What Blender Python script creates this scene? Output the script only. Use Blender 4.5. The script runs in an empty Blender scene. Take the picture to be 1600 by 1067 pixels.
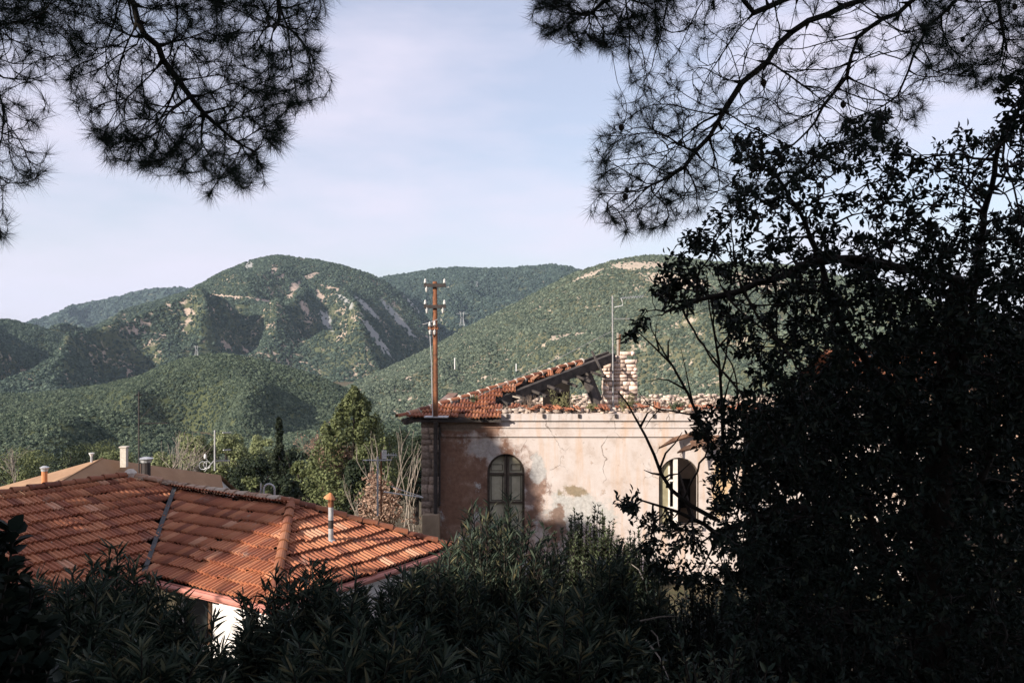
import bpy, math, random
import numpy as np
from mathutils import Vector, Matrix

random.seed(7)
RNG = np.random.default_rng(7)
SC = bpy.context.scene
COL = SC.collection

# ------------------------------------------------------------------ camera, sky, sun, exposure
F = 1400.0                                   # focal length in pixels of the 1600 px wide photograph
cam_d = bpy.data.cameras.new('camera')
cam_d.sensor_width = 36.0
cam_d.lens = 36.0 * F / 1600.0
cam_d.clip_start = 0.05
cam_d.clip_end = 20000
cam = bpy.data.objects.new('camera', cam_d)
COL.objects.link(cam)
cam.location = (0, 0, 0)
cam.rotation_euler = (math.radians(90), 0, 0)
SC.camera = cam

SUN_EL = math.radians(23.0)
SUN_AZ = math.radians(50.0)                  # to the left of straight behind the camera
SV = Vector((-math.sin(SUN_AZ) * math.cos(SUN_EL), -math.cos(SUN_AZ) * math.cos(SUN_EL), math.sin(SUN_EL)))
sun_d = bpy.data.lights.new('sun', 'SUN')
sun_d.energy = 5.0
sun_d.angle = math.radians(0.55)
sun_d.color = (1.0, 0.89, 0.77)
sun = bpy.data.objects.new('sun', sun_d)
COL.objects.link(sun)
sun.rotation_euler = SV.to_track_quat('Z', 'Y').to_euler()

world = bpy.data.worlds.new('World')
SC.world = world
world.use_nodes = True
nt = world.node_tree
for n in list(nt.nodes):
    nt.nodes.remove(n)
w_out = nt.nodes.new('ShaderNodeOutputWorld')
w_bg = nt.nodes.new('ShaderNodeBackground')
w_sky = nt.nodes.new('ShaderNodeTexSky')
w_sky.sky_type = 'NISHITA'
w_sky.sun_disc = False
w_sky.sun_elevation = SUN_EL
w_sky.sun_rotation = math.atan2(SV.x, SV.y)
w_sky.air_density = 1.0
w_sky.dust_density = 1.2
w_sky.ozone_density = 1.8
w_bg.inputs['Strength'].default_value = 0.097
w_tc = nt.nodes.new('ShaderNodeTexCoord')
w_map = nt.nodes.new('ShaderNodeMapping')
w_map.inputs['Scale'].default_value = (1.3, 1.3, 4.6)
w_n = nt.nodes.new('ShaderNodeTexNoise')
w_n.inputs['Scale'].default_value = 2.2
w_n.inputs['Detail'].default_value = 5.0
w_n.inputs['Roughness'].default_value = 0.55
w_ramp = nt.nodes.new('ShaderNodeValToRGB')
w_ramp.color_ramp.elements[0].position = 0.36
w_ramp.color_ramp.elements[0].color = (0.42, 0.42, 0.42, 1)
w_ramp.color_ramp.elements[1].position = 0.66
w_ramp.color_ramp.elements[1].color = (0.92, 0.92, 0.92, 1)
w_mix = nt.nodes.new('ShaderNodeMixRGB')
w_mix.inputs['Color2'].default_value = (5.35, 5.05, 6.0, 1)     # thin pale cloud veil
nt.links.new(w_tc.outputs['Generated'], w_map.inputs['Vector'])
nt.links.new(w_map.outputs['Vector'], w_n.inputs['Vector'])
nt.links.new(w_n.outputs['Fac'], w_ramp.inputs['Fac'])
nt.links.new(w_ramp.outputs['Color'], w_mix.inputs['Fac'])
nt.links.new(w_sky.outputs['Color'], w_mix.inputs['Color1'])
nt.links.new(w_mix.outputs['Color'], w_bg.inputs['Color'])
nt.links.new(w_bg.outputs['Background'], w_out.inputs['Surface'])

SC.view_settings.view_transform = 'Standard'
SC.view_settings.look = 'None'
SC.view_settings.gamma = 1.0
SC.view_settings.use_curve_mapping = False
SC.view_settings.exposure = 0.80
SC.render.engine = 'CYCLES'
SC.cycles.max_bounces = 5
SC.cycles.diffuse_bounces = 2
SC.cycles.glossy_bounces = 2
SC.cycles.transmission_bounces = 3
SC.cycles.volume_bounces = 0
SC.cycles.caustics_reflective = False
SC.cycles.caustics_refractive = False


# ------------------------------------------------------------------ helpers
def P(px, py, Y):
    """point at distance Y seen at pixel (px, py) of the 1600 x 1067 photograph"""
    return Vector(((px - 800.0) / F * Y, Y, (533.5 - py) / F * Y))


WLOC = {}


def wl(o):
    return WLOC.get(o.name, Vector((0, 0, 0)))


def tag(o, label=None, cat=None, group=None, kind=None):
    if label: o['label'] = label
    if cat: o['category'] = cat
    if group: o['group'] = group
    if kind: o['kind'] = kind
    return o


def thing(name, loc, label, cat, group=None):
    o = bpy.data.objects.new(name, None)
    o.empty_display_size = 0.3
    COL.objects.link(o)
    o.location = loc
    WLOC[o.name] = Vector(loc)
    return tag(o, label, cat, group)


def mesh_data(name, V, Fc, mat=None, smooth=False, attrs=None):
    me = bpy.data.meshes.new(name)
    V = np.asarray(V, dtype=np.float32).reshape(-1, 3)
    if isinstance(Fc, np.ndarray) and Fc.ndim == 2:
        k = Fc.shape[1]
        me.vertices.add(len(V))
        me.vertices.foreach_set('co', V.ravel())
        me.loops.add(Fc.size)
        me.loops.foreach_set('vertex_index', Fc.astype(np.int32).ravel())
        me.polygons.add(len(Fc))
        me.polygons.foreach_set('loop_start', np.arange(0, Fc.size, k, dtype=np.int32))
        me.polygons.foreach_set('loop_total', np.full(len(Fc), k, dtype=np.int32))
        me.update(calc_edges=True)
    else:
        me.from_pydata([tuple(map(float, v)) for v in V], [], [tuple(map(int, f)) for f in Fc])
        me.update()
    if smooth and len(me.polygons):
        me.polygons.foreach_set('use_smooth', np.ones(len(me.polygons), dtype=bool))
    if attrs:
        for an, av in attrs.items():
            a = me.attributes.new(an, 'FLOAT', 'POINT')
            a.data.foreach_set('value', np.asarray(av, dtype=np.float32))
    if mat: me.materials.append(mat)
    return me


def mk(name, V, Fc, mat, parent=None, smooth=False, attrs=None):
    """one mesh object from world coordinates"""
    V = np.asarray(V, dtype=np.float32).reshape(-1, 3)
    off = wl(parent) if parent else Vector((0, 0, 0))
    me = mesh_data(name, V - np.array(off, dtype=np.float32), Fc, mat, smooth, attrs)
    o = bpy.data.objects.new(name, me)
    COL.objects.link(o)
    if parent:
        o.parent = parent
        WLOC[o.name] = off.copy()
    return o


def inst(name, me, M, parent):
    """an object that shares mesh data, placed by a world matrix under its parent"""
    o = bpy.data.objects.new(name, me)
    COL.objects.link(o)
    o.parent = parent
    M = M.copy()
    M.translation = M.translation - wl(parent)
    o.matrix_local = M
    return o


class MB:
    """collects shapes and links them as one mesh"""
    def __init__(s):
        s.v = []; s.f = []

    def add(s, vs, fs):
        b = len(s.v)
        s.v += [tuple(v) for v in vs]
        s.f += [tuple(b + i for i in f) for f in fs]
        return s

    def box(s, c, size, rz=0.0, R=None):
        hx, hy, hz = size[0] / 2, size[1] / 2, size[2] / 2
        R = R or Matrix.Rotation(rz, 3, 'Z')
        vs = [Vector(c) + R @ Vector((x, y, z)) for z in (-hz, hz) for y in (-hy, hy) for x in (-hx, hx)]
        return s.add(vs, [(0, 2, 3, 1), (4, 5, 7, 6), (0, 1, 5, 4), (2, 6, 7, 3), (0, 4, 6, 2), (1, 3, 7, 5)])

    def beam(s, a, b, w, h, up=(0, 0, 1)):
        a = Vector(a); b = Vector(b); d = (b - a).normalized()
        x = d.cross(Vector(up))
        if x.length < 1e-4: x = Vector((1, 0, 0))
        x.normalize(); y = x.cross(d)
        vs = []
        for p in (a, b):
            for i, j in ((-1, -1), (1, -1), (1, 1), (-1, 1)):
                vs.append(p + x * i * w / 2 + y * j * h / 2)
        return s.add(vs, [(0, 1, 2, 3)[::-1], (4, 5, 6, 7), (0, 1, 5, 4), (1, 2, 6, 5), (2, 3, 7, 6), (3, 0, 4, 7)])

    def tube(s, pts, r, n=8, cap=True):
        pts = [Vector(p) for p in pts]
        rs = r if isinstance(r, (list, tuple)) else [r] * len(pts)
        vs = []; fs = []
        for i, p in enumerate(pts):
            d = (pts[min(i + 1, len(pts) - 1)] - pts[max(i - 1, 0)]).normalized()
            x = d.cross(Vector((0.13, 0.31, 0.94)))
            if x.length < 1e-3: x = d.cross(Vector((1, 0, 0)))
            x.normalize(); y = d.cross(x)
            for k in range(n):
                a = 2 * math.pi * k / n
                vs.append(p + (x * math.cos(a) + y * math.sin(a)) * rs[i])
        for i in range(len(pts) - 1):
            for k in range(n):
                fs.append((i * n + k, i * n + (k + 1) % n, (i + 1) * n + (k + 1) % n, (i + 1) * n + k))
        if cap:
            fs.append(tuple(range(n))[::-1])
            fs.append(tuple((len(pts) - 1) * n + k for k in range(n)))
        return s.add(vs, fs)

    def lathe(s, c, prof, n=12, axis=None):
        R = Matrix.Identity(3)
        if axis is not None:
            R = Vector(axis).to_track_quat('Z', 'Y').to_matrix()
        vs = []; fs = []
        for (r, z) in prof:
            for k in range(n):
                a = 2 * math.pi * k / n
                vs.append(Vector(c) + R @ Vector((r * math.cos(a), r * math.sin(a), z)))
        for i in range(len(prof) - 1):
            for k in range(n):
                fs.append((i * n + k, i * n + (k + 1) % n, (i + 1) * n + (k + 1) % n, (i + 1) * n + k))
        fs.append(tuple(range(n))[::-1])
        fs.append(tuple((len(prof) - 1) * n + k for k in range(n)))
        return s.add(vs, fs)

    def quad(s, *p):
        return s.add(p, [tuple(range(len(p)))])

    def build(s, name, mat, parent=None, smooth=False):
        return mk(name, s.v, s.f, mat, parent, smooth)


# ------------------------------------------------------------------ noise for the terrain
_perm = np.random.default_rng(3).permutation(512)


def _hash(ix, iy, seed):
    return _perm[(_perm[(ix + seed * 37) & 511] + iy) & 511]


def noise2(x, y, seed=0):
    x = np.asarray(x, float); y = np.asarray(y, float)
    ix = np.floor(x).astype(int); iy = np.floor(y).astype(int)
    fx = x - ix; fy = y - iy
    def g(i, j, dx, dy):
        a = _hash(ix + i, iy + j, seed) * (2 * math.pi / 512)
        return np.cos(a) * dx + np.sin(a) * dy
    u = fx ** 3 * (fx * (fx * 6 - 15) + 10); v = fy ** 3 * (fy * (fy * 6 - 15) + 10)
    a = g(0, 0, fx, fy) * (1 - u) + g(1, 0, fx - 1, fy) * u
    b = g(0, 1, fx, fy - 1) * (1 - u) + g(1, 1, fx - 1, fy - 1) * u
    return (a * (1 - v) + b * v) * 1.4


def fbm(x, y, seed=0, octv=4, gain=0.5):
    t = 0; a = 1.0
    for o in range(octv):
        t = t + a * noise2(x * 2 ** o, y * 2 ** o, seed + o); a *= gain
    return t


def ridged(x, y, seed=0, octv=3):
    t = 0; a = 1.0; s = 0
    for o in range(octv):
        t = t + a * (1 - np.abs(noise2(x * 2 ** o, y * 2 ** o, seed + o)) * 1.6); s += a; a *= 0.45
    return t / s


# ------------------------------------------------------------------ materials
class NB:
    def __init__(s, name):
        s.m = bpy.data.materials.new(name); s.m.use_nodes = True
        s.t = s.m.node_tree
        s.b = s.t.nodes['Principled BSDF']

    def n(s, ty, **kw):
        x = s.t.nodes.new(ty)
        for k, v in kw.items():
            if k in x.inputs: x.inputs[k].default_value = v
            else: setattr(x, k, v)
        return x

    def l(s, a, b):
        s.t.links.new(a, b)

    def coords(s, scale=(1, 1, 1), out='Object'):
        tc = s.n('ShaderNodeTexCoord'); mp = s.n('ShaderNodeMapping'); mp.inputs['Scale'].default_value = scale
        s.l(tc.outputs[out], mp.inputs['Vector'])
        return mp.outputs['Vector']

    def noise(s, scale, detail=4, rough=0.6, vec=None):
        n = s.n('ShaderNodeTexNoise'); n.inputs['Scale'].default_value = scale
        n.inputs['Detail'].default_value = detail; n.inputs['Roughness'].default_value = rough
        if vec is None: vec = s.coords()
        s.l(vec, n.inputs['Vector'])
        return n.outputs['Fac']

    def ramp(s, fac, stops):
        r = s.n('ShaderNodeValToRGB'); e = r.color_ramp.elements
        while len(e) < len(stops): e.new(0.5)
        for i, (p, c) in enumerate(stops):
            e[i].position = p
            e[i].color = (c, c, c, 1) if isinstance(c, (int, float)) else (*c, 1)
        s.l(fac, r.inputs['Fac'])
        return r.outputs['Color']

    def mix(s, fac, a, b, mode='MIX'):
        m = s.n('ShaderNodeMixRGB'); m.blend_type = mode
        for sock, v in ((m.inputs['Fac'], fac), (m.inputs['Color1'], a), (m.inputs['Color2'], b)):
            if isinstance(v, (int, float)): sock.default_value = v
            elif isinstance(v, tuple): sock.default_value = (*v, 1)
            else: s.l(v, sock)
        return m.outputs['Color']

    def math(s, op, a, b=0.0, clamp=False):
        m = s.n('ShaderNodeMath'); m.operation = op; m.use_clamp = clamp
        for sock, v in ((m.inputs[0], a), (m.inputs[1], b)):
            if isinstance(v, (int, float)): sock.default_value = v
            else: s.l(v, sock)
        return m.outputs[0]

    def sep(s, vec):
        x = s.n('ShaderNodeSeparateXYZ'); s.l(vec, x.inputs[0]); return x.outputs

    def rnd(s):
        """one random number per piece, whether a piece is an object or an island of a mesh"""
        g = s.n('ShaderNodeNewGeometry'); o = s.n('ShaderNodeObjectInfo')
        a = s.math('ADD', g.outputs['Random Per Island'], o.outputs['Random'])
        return s.math('FRACT', a)

    def base(s, c):
        if isinstance(c, tuple): s.b.inputs['Base Color'].default_value = (*c, 1)
        else: s.l(c, s.b.inputs['Base Color'])

    def bump(s, h, strength=0.3, dist=0.02):
        b = s.n('ShaderNodeBump'); b.inputs['Strength'].default_value = strength
        b.inputs['Distance'].default_value = dist
        s.l(h, b.inputs['Height']); s.l(b.outputs['Normal'], s.b.inputs['Normal'])

    def fin(s, rough=0.8, spec=0.3, metal=0.0):
        s.b.inputs['Roughness'].default_value = rough
        s.b.inputs['Specular IOR Level'].default_value = spec
        s.b.inputs['Metallic'].default_value = metal
        return s.m


def mat_simple(name, c1, c2, scale=6.0, rough=0.8, spec=0.3, metal=0.0, bump=0.3, dist=0.01, piece=0.0):
    b = NB(name)
    f = b.noise(scale, 5, 0.65)
    c = b.ramp(f, [(0.3, c1), (0.7, c2)])
    if piece:
        r = b.rnd()
        c = b.mix(1.0, c, b.ramp(r, [(0.0, 1 - piece), (1.0, 1 + piece)]), 'MULTIPLY')
    b.base(c)
    if bump: b.bump(b.noise(scale * 4, 4), bump, dist)
    return b.fin(rough, spec, metal)


def mat_leaf(name, stops, rough=0.5, spec=0.35, trans=0.2):
    b = NB(name)
    r = b.rnd()
    c = b.ramp(r, stops)
    big = b.noise(1.3, 2, 0.5)
    c = b.mix(1.0, c, b.ramp(big, [(0.25, 0.65), (0.75, 1.25)]), 'MULTIPLY')
    b.base(c)
    b.fin(rough, spec)
    tr = b.n('ShaderNodeBsdfTranslucent'); b.l(c, tr.inputs['Color'])
    mx = b.n('ShaderNodeMixShader'); mx.inputs[0].default_value = trans
    out = [n for n in b.t.nodes if n.type == 'OUTPUT_MATERIAL'][0]
    b.l(b.b.outputs[0], mx.inputs[1]); b.l(tr.outputs[0], mx.inputs[2]); b.l(mx.outputs[0], out.inputs['Surface'])
    return b.m


M = {}
M['oleander'] = mat_leaf('oleander_leaf', [(0.0, (0.013, 0.026, 0.021)), (0.45, (0.038, 0.06, 0.043)), (0.85, (0.09, 0.112, 0.075)), (1.0, (0.19, 0.165, 0.085))], 0.5, 0.14)
M['small_leaf'] = mat_leaf('small_shrub_leaf', [(0.0, (0.05, 0.07, 0.035)), (0.7, (0.09, 0.115, 0.06)), (1.0, (0.13, 0.15, 0.08))])
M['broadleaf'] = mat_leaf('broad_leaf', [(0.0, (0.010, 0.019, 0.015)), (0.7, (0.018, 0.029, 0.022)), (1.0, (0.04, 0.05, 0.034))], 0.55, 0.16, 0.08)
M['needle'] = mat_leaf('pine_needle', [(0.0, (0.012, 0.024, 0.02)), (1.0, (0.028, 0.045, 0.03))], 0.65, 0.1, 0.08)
M['pine_crown'] = mat_leaf('pine_crown_leaf', [(0.0, (0.04, 0.06, 0.03)), (1.0, (0.08, 0.10, 0.045))], 0.6, 0.2)
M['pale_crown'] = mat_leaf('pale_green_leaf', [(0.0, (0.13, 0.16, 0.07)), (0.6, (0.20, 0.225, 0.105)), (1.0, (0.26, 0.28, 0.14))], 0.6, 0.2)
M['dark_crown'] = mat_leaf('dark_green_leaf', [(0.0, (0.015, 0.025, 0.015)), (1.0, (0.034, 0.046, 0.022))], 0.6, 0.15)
M['cypress'] = mat_leaf('cypress_leaf', [(0.0, (0.02, 0.03, 0.018)), (1.0, (0.035, 0.045, 0.025))], 0.7, 0.15)
M['conifer'] = mat_leaf('conifer_leaf', [(0.0, (0.075, 0.095, 0.04)), (0.7, (0.12, 0.14, 0.06)), (1.0, (0.16, 0.18, 0.075))], 0.65, 0.2)
M['dry_leaf'] = mat_leaf('dry_leaf', [(0.0, (0.22, 0.14, 0.10)), (1.0, (0.42, 0.29, 0.22))], 0.8, 0.1)
M['weed'] = mat_leaf('weed_leaf', [(0.0, (0.14, 0.15, 0.07)), (1.0, (0.30, 0.28, 0.15))], 0.8, 0.1)
M['bark'] = mat_simple('bark', (0.018, 0.015, 0.013), (0.05, 0.04, 0.034), 9, 0.95, 0.1, bump=0.8, dist=0.02)
M['twig'] = mat_simple('twig_bark', (0.018, 0.016, 0.015), (0.042, 0.036, 0.03), 12, 0.9, 0.15, bump=0.3)
M['pale_bark'] = mat_simple('pale_bark', (0.17, 0.145, 0.12), (0.34, 0.30, 0.255), 3, 0.9, 0.1, bump=0.3)
M['brown_twig'] = mat_simple('brown_twig', (0.16, 0.12, 0.09), (0.28, 0.22, 0.18), 3, 0.9, 0.1, bump=0.2)
M['rust'] = mat_simple('rusty_steel', (0.075, 0.036, 0.022), (0.27, 0.105, 0.048), 7, 0.85, 0.3, bump=0.4, dist=0.004)
M['dark_steel'] = mat_simple('dark_steel', (0.018, 0.016, 0.016), (0.05, 0.038, 0.034), 8, 0.7, 0.4, bump=0.2, dist=0.003)
M['grey_metal'] = mat_simple('grey_metal', (0.34, 0.35, 0.36), (0.55, 0.56, 0.57), 8, 0.45, 0.5, 0.4, bump=0.1, dist=0.002)
M['aerial_metal'] = mat_simple('dull_aerial_metal', (0.20, 0.20, 0.20), (0.36, 0.36, 0.36), 8, 0.6, 0.4, 0.2, bump=0.1, dist=0.002)
M['white_metal'] = mat_simple('white_painted_metal', (0.55, 0.55, 0.54), (0.78, 0.78, 0.77), 6, 0.5, 0.4, bump=0.1, dist=0.002)
M['porcelain'] = mat_simple('porcelain', (0.42, 0.42, 0.40), (0.62, 0.61, 0.58), 10, 0.25, 0.5, bump=0)
M['timber'] = mat_simple('weathered_timber', (0.028, 0.025, 0.025), (0.09, 0.078, 0.07), 5, 0.9, 0.15, bump=0.6, dist=0.01)
M['pale_timber'] = mat_simple('pale_timber', (0.25, 0.21, 0.17), (0.45, 0.40, 0.34), 6, 0.9, 0.15, bump=0.4, dist=0.005)
M['brown_board'] = mat_simple('brown_board', (0.10, 0.055, 0.035), (0.20, 0.12, 0.08), 5, 0.9, 0.15, bump=0.4, dist=0.005)
M['window_paint'] = mat_simple('old_window_paint', (0.045, 0.034, 0.026), (0.12, 0.095, 0.075), 9, 0.7, 0.3, bump=0.3, dist=0.003)
M['white_paint'] = mat_simple('white_window_paint', (0.60, 0.56, 0.50), (0.78, 0.74, 0.68), 8, 0.6, 0.3, bump=0.2, dist=0.003)
M['shutter'] = mat_simple('shutter_paint', (0.36, 0.34, 0.25), (0.52, 0.49, 0.37), 5, 0.7, 0.3, bump=0.3, dist=0.004)
M['old_shutter'] = mat_simple('old_shutter_paint', (0.20, 0.18, 0.11), (0.32, 0.29, 0.19), 5, 0.75, 0.2, bump=0.3, dist=0.004)
M['inner_plaster'] = mat_simple('inner_plaster', (0.20, 0.15, 0.105), (0.36, 0.28, 0.20), 1.5, 0.9, 0.1, bump=0.3)
M['white_plaster'] = mat_simple('white_plaster', (0.72, 0.70, 0.68), (0.80, 0.79, 0.77), 2, 0.85, 0.2, bump=0.2, dist=0.004)
M['pink_fascia'] = mat_simple('pink_fascia', (0.40, 0.16, 0.125), (0.50, 0.22, 0.175), 5, 0.6, 0.3, bump=0.1)
M['mortar'] = mat_simple('mortar', (0.42, 0.38, 0.33), (0.60, 0.55, 0.48), 10, 0.95, 0.1, bump=0.5, dist=0.01)
M['brick'] = mat_simple('old_brick', (0.44, 0.30, 0.23), (0.74, 0.62, 0.53), 7, 0.95, 0.1, bump=0.2, dist=0.004, piece=0.4)
M['rubble'] = mat_simple('rubble_stone', (0.22, 0.17, 0.14), (0.54, 0.45, 0.38), 5, 0.95, 0.1, bump=0.6, dist=0.02, piece=0.4)
M['pier_stone'] = mat_simple('pier_stone', (0.16, 0.12, 0.10), (0.40, 0.32, 0.26), 5, 0.95, 0.1, bump=0.25, dist=0.006, piece=0.35)
M['tan_roof'] = mat_simple('tan_roof_sheet', (0.27, 0.165, 0.10), (0.36, 0.23, 0.14), 1.2, 0.9, 0.15, bump=0.2, dist=0.01)
M['orange_clay'] = mat_simple('orange_clay', (0.45, 0.17, 0.07), (0.56, 0.25, 0.12), 6, 0.8, 0.25, bump=0.2, dist=0.004)
M['lead'] = mat_simple('valley_lead', (0.045, 0.045, 0.047), (0.11, 0.11, 0.112), 5, 0.8, 0.2, 0.0, bump=0.2, dist=0.004)
M['orange_wall'] = mat_simple('orange_plaster', (0.36, 0.22, 0.15), (0.50, 0.36, 0.28), 1.5, 0.9, 0.2, bump=0.2)
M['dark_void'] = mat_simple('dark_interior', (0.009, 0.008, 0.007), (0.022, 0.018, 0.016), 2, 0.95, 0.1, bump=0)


def mat_tiles(name, dark):
    b = NB(name)
    r = b.rnd()
    c = b.ramp(r, [(0.0, (0.17 * dark, 0.062 * dark, 0.038 * dark)), (0.2, (0.25 * dark, 0.088 * dark, 0.048 * dark)), (0.6, (0.33 * dark, 0.125 * dark, 0.063 * dark)),
                   (0.93, (0.40 * dark, 0.17 * dark, 0.088 * dark)), (1.0, (0.46 * dark, 0.25 * dark, 0.16 * dark))])
    g = b.n('ShaderNodeNewGeometry')
    lich = b.noise(1.5, 5, 0.7, g.outputs['Position'])
    c = b.mix(b.ramp(lich, [(0.62, 0.0), (0.74, 0.7)]), c, (0.30, 0.25, 0.21))
    soot = b.noise(3.5, 4, 0.7, g.outputs['Position'])
    c = b.mix(b.ramp(soot, [(0.58, 0.0), (0.78, 0.45)]), c, (0.12, 0.06, 0.045))
    b.base(c)
    spk = b.noise(14, 3, 0.8, g.outputs['Position'])
    c = b.mix(b.ramp(spk, [(0.64, 0.0), (0.70, 0.7)]), c, (0.34, 0.30, 0.24))
    moss = b.noise(0.9, 5, 0.75, g.outputs['Position'])
    c = b.mix(b.ramp(moss, [(0.60, 0.0), (0.72, 0.5)]), c, (0.10, 0.065, 0.045))
    b.base(c)
    b.bump(b.noise(60, 3, 0.6, g.outputs['Position']), 0.4, 0.005)
    return b.fin(0.8, 0.3)


M['tile'] = mat_tiles('roof_tile', 1.14)
M['ridge_tile'] = mat_tiles('old_ridge_tile', 0.75)
M['ruin_tile'] = mat_tiles('weathered_tile', 0.85)
M['far_tile'] = mat_tiles('far_roof_tile', 0.5)


def mat_ruin_wall():
    b = NB('peeling_plaster')
    g = b.n('ShaderNodeNewGeometry'); pos = g.outputs['Position']
    x, y, z = b.sep(pos)
    n1 = b.noise(0.8, 6, 0.65, pos); n2 = b.noise(2.2, 6, 0.7, pos); n3 = b.noise(9.0, 4, 0.7, pos)
    c = b.ramp(n2, [(0.25, (0.41, 0.335, 0.285)), (0.45, (0.515, 0.455, 0.42)), (0.7, (0.57, 0.52, 0.495))])
    mp = b.n('ShaderNodeMapping'); mp.inputs['Scale'].default_value = (3.2, 3.2, 0.35); b.l(pos, mp.inputs['Vector'])
    streak = b.noise(1.0, 5, 0.6, mp.outputs['Vector'])
    c = b.mix(b.ramp(streak, [(0.52, 0.0), (0.78, 0.75)]), c, (0.50, 0.31, 0.17))
    mp2 = b.n('ShaderNodeMapping'); mp2.inputs['Scale'].default_value = (5.5, 5.5, 0.5); b.l(pos, mp2.inputs['Vector'])
    st2 = b.noise(1.0, 5, 0.65, mp2.outputs['Vector'])
    topm = b.math('MULTIPLY_ADD', z, 0.22); b.t.nodes[-1].inputs[2].default_value = 0.62      # drip marks start below the mouldings
    c = b.mix(b.math('MULTIPLY', b.ramp(st2, [(0.53, 0.0), (0.70, 0.8)]), b.ramp(topm, [(-0.35, 0.0), (0.12, 1.0)])), c, (0.16, 0.14, 0.12))
    vo = b.n('ShaderNodeTexVoronoi'); vo.feature = 'DISTANCE_TO_EDGE'; vo.inputs['Scale'].default_value = 0.75
    dist = b.n('ShaderNodeMixRGB'); dist.blend_type = 'ADD'; dist.inputs['Fac'].default_value = 0.45
    wn = b.n('ShaderNodeTexNoise'); wn.inputs['Scale'].default_value = 2.5; wn.inputs['Detail'].default_value = 5.0; b.l(pos, wn.inputs['Vector'])
    b.l(pos, dist.inputs['Color1']); b.l(wn.outputs['Color'], dist.inputs['Color2']); b.l(dist.outputs['Color'], vo.inputs['Vector'])
    crack = b.math('MULTIPLY', b.ramp(vo.outputs['Distance'], [(0.004, 1.0), (0.014, 0.0)]), b.ramp(n1, [(0.48, 0.0), (0.56, 0.75)]))
    c = b.mix(crack, c, (0.12, 0.09, 0.07))
    n6 = b.noise(3.4, 6, 0.75, pos)
    c = b.mix(b.ramp(n6, [(0.63, 0.0), (0.66, 0.8)]), c, (0.40, 0.31, 0.25))
    # older damp and peeled patches, left and low; brown painted darker as shade
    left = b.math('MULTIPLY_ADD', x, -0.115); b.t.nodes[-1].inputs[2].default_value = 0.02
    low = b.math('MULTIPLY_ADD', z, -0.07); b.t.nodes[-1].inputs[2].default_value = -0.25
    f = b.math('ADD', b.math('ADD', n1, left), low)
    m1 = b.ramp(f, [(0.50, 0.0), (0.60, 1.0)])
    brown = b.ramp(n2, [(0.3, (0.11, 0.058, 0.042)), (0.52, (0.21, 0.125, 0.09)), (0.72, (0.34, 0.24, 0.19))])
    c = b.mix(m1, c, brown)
    n4 = b.noise(1.7, 5, 0.7, b.coords((1, 1, 0.7)))
    m2 = b.math('MULTIPLY', b.ramp(n4, [(0.56, 0.0), (0.63, 1.0)]), b.ramp(f, [(0.47, 0.0), (0.55, 1.0)]))
    c = b.mix(m2, c, (0.44, 0.44, 0.43))
    c = b.mix(b.ramp(n3, [(0.62, 0.0), (0.74, 0.45)]), c, (0.30, 0.20, 0.14))
    # named damp and peeled patches on the front
    for (pxc, pyc, rx_, rz_, colr) in ((700, 740, 40, 90, (0.20, 0.115, 0.08)), (838, 765, 22, 45, (0.19, 0.11, 0.08)), (842, 735, 14, 24, (0.40, 0.40, 0.39)), (905, 800, 62, 34, (0.42, 0.42, 0.40)),
                                       (898, 768, 22, 9, (0.22, 0.17, 0.10)), (755, 700, 30, 14, (0.36, 0.33, 0.31)), (870, 818, 16, 30, (0.17, 0.10, 0.07)), (720, 665, 40, 9, (0.24, 0.19, 0.15)), (1128, 760, 16, 60, (0.52, 0.36, 0.19))):
        vm = b.n('ShaderNodeVectorMath'); vm.operation = 'SUBTRACT'; vm.inputs[1].default_value = ((pxc - 800) * 0.02, 28.0, (533.5 - pyc) * 0.02); b.l(pos, vm.inputs[0])
        vs_ = b.n('ShaderNodeVectorMath'); vs_.operation = 'MULTIPLY'; vs_.inputs[1].default_value = (1 / (rx_ * 0.02), 0.0, 1 / (rz_ * 0.02)); b.l(vm.outputs[0], vs_.inputs[0])
        ln = b.n('ShaderNodeVectorMath'); ln.operation = 'LENGTH'; b.l(vs_.outputs[0], ln.inputs[0])
        ed = b.math('ADD', ln.outputs['Value'], b.math('MULTIPLY', b.math('SUBTRACT', n2, 0.5), 2.6))
        c = b.mix(b.ramp(ed, [(0.70, 0.85), (0.98, 0.0)]), c, b.mix(1.0, colr, b.ramp(n3, [(0.3, 0.7), (0.7, 1.3)]), 'MULTIPLY'))
    b.base(c)
    h = b.mix(0.5, n3, b.mix(1.0, b.mix(1.0, m1, m2, 'ADD'), b.ramp(n6, [(0.63, 0.0), (0.66, 1.0)]), 'ADD'))
    b.bump(h, 0.5, 0.02)
    return b.fin(0.92, 0.15)


M['ruin'] = mat_ruin_wall()


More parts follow.
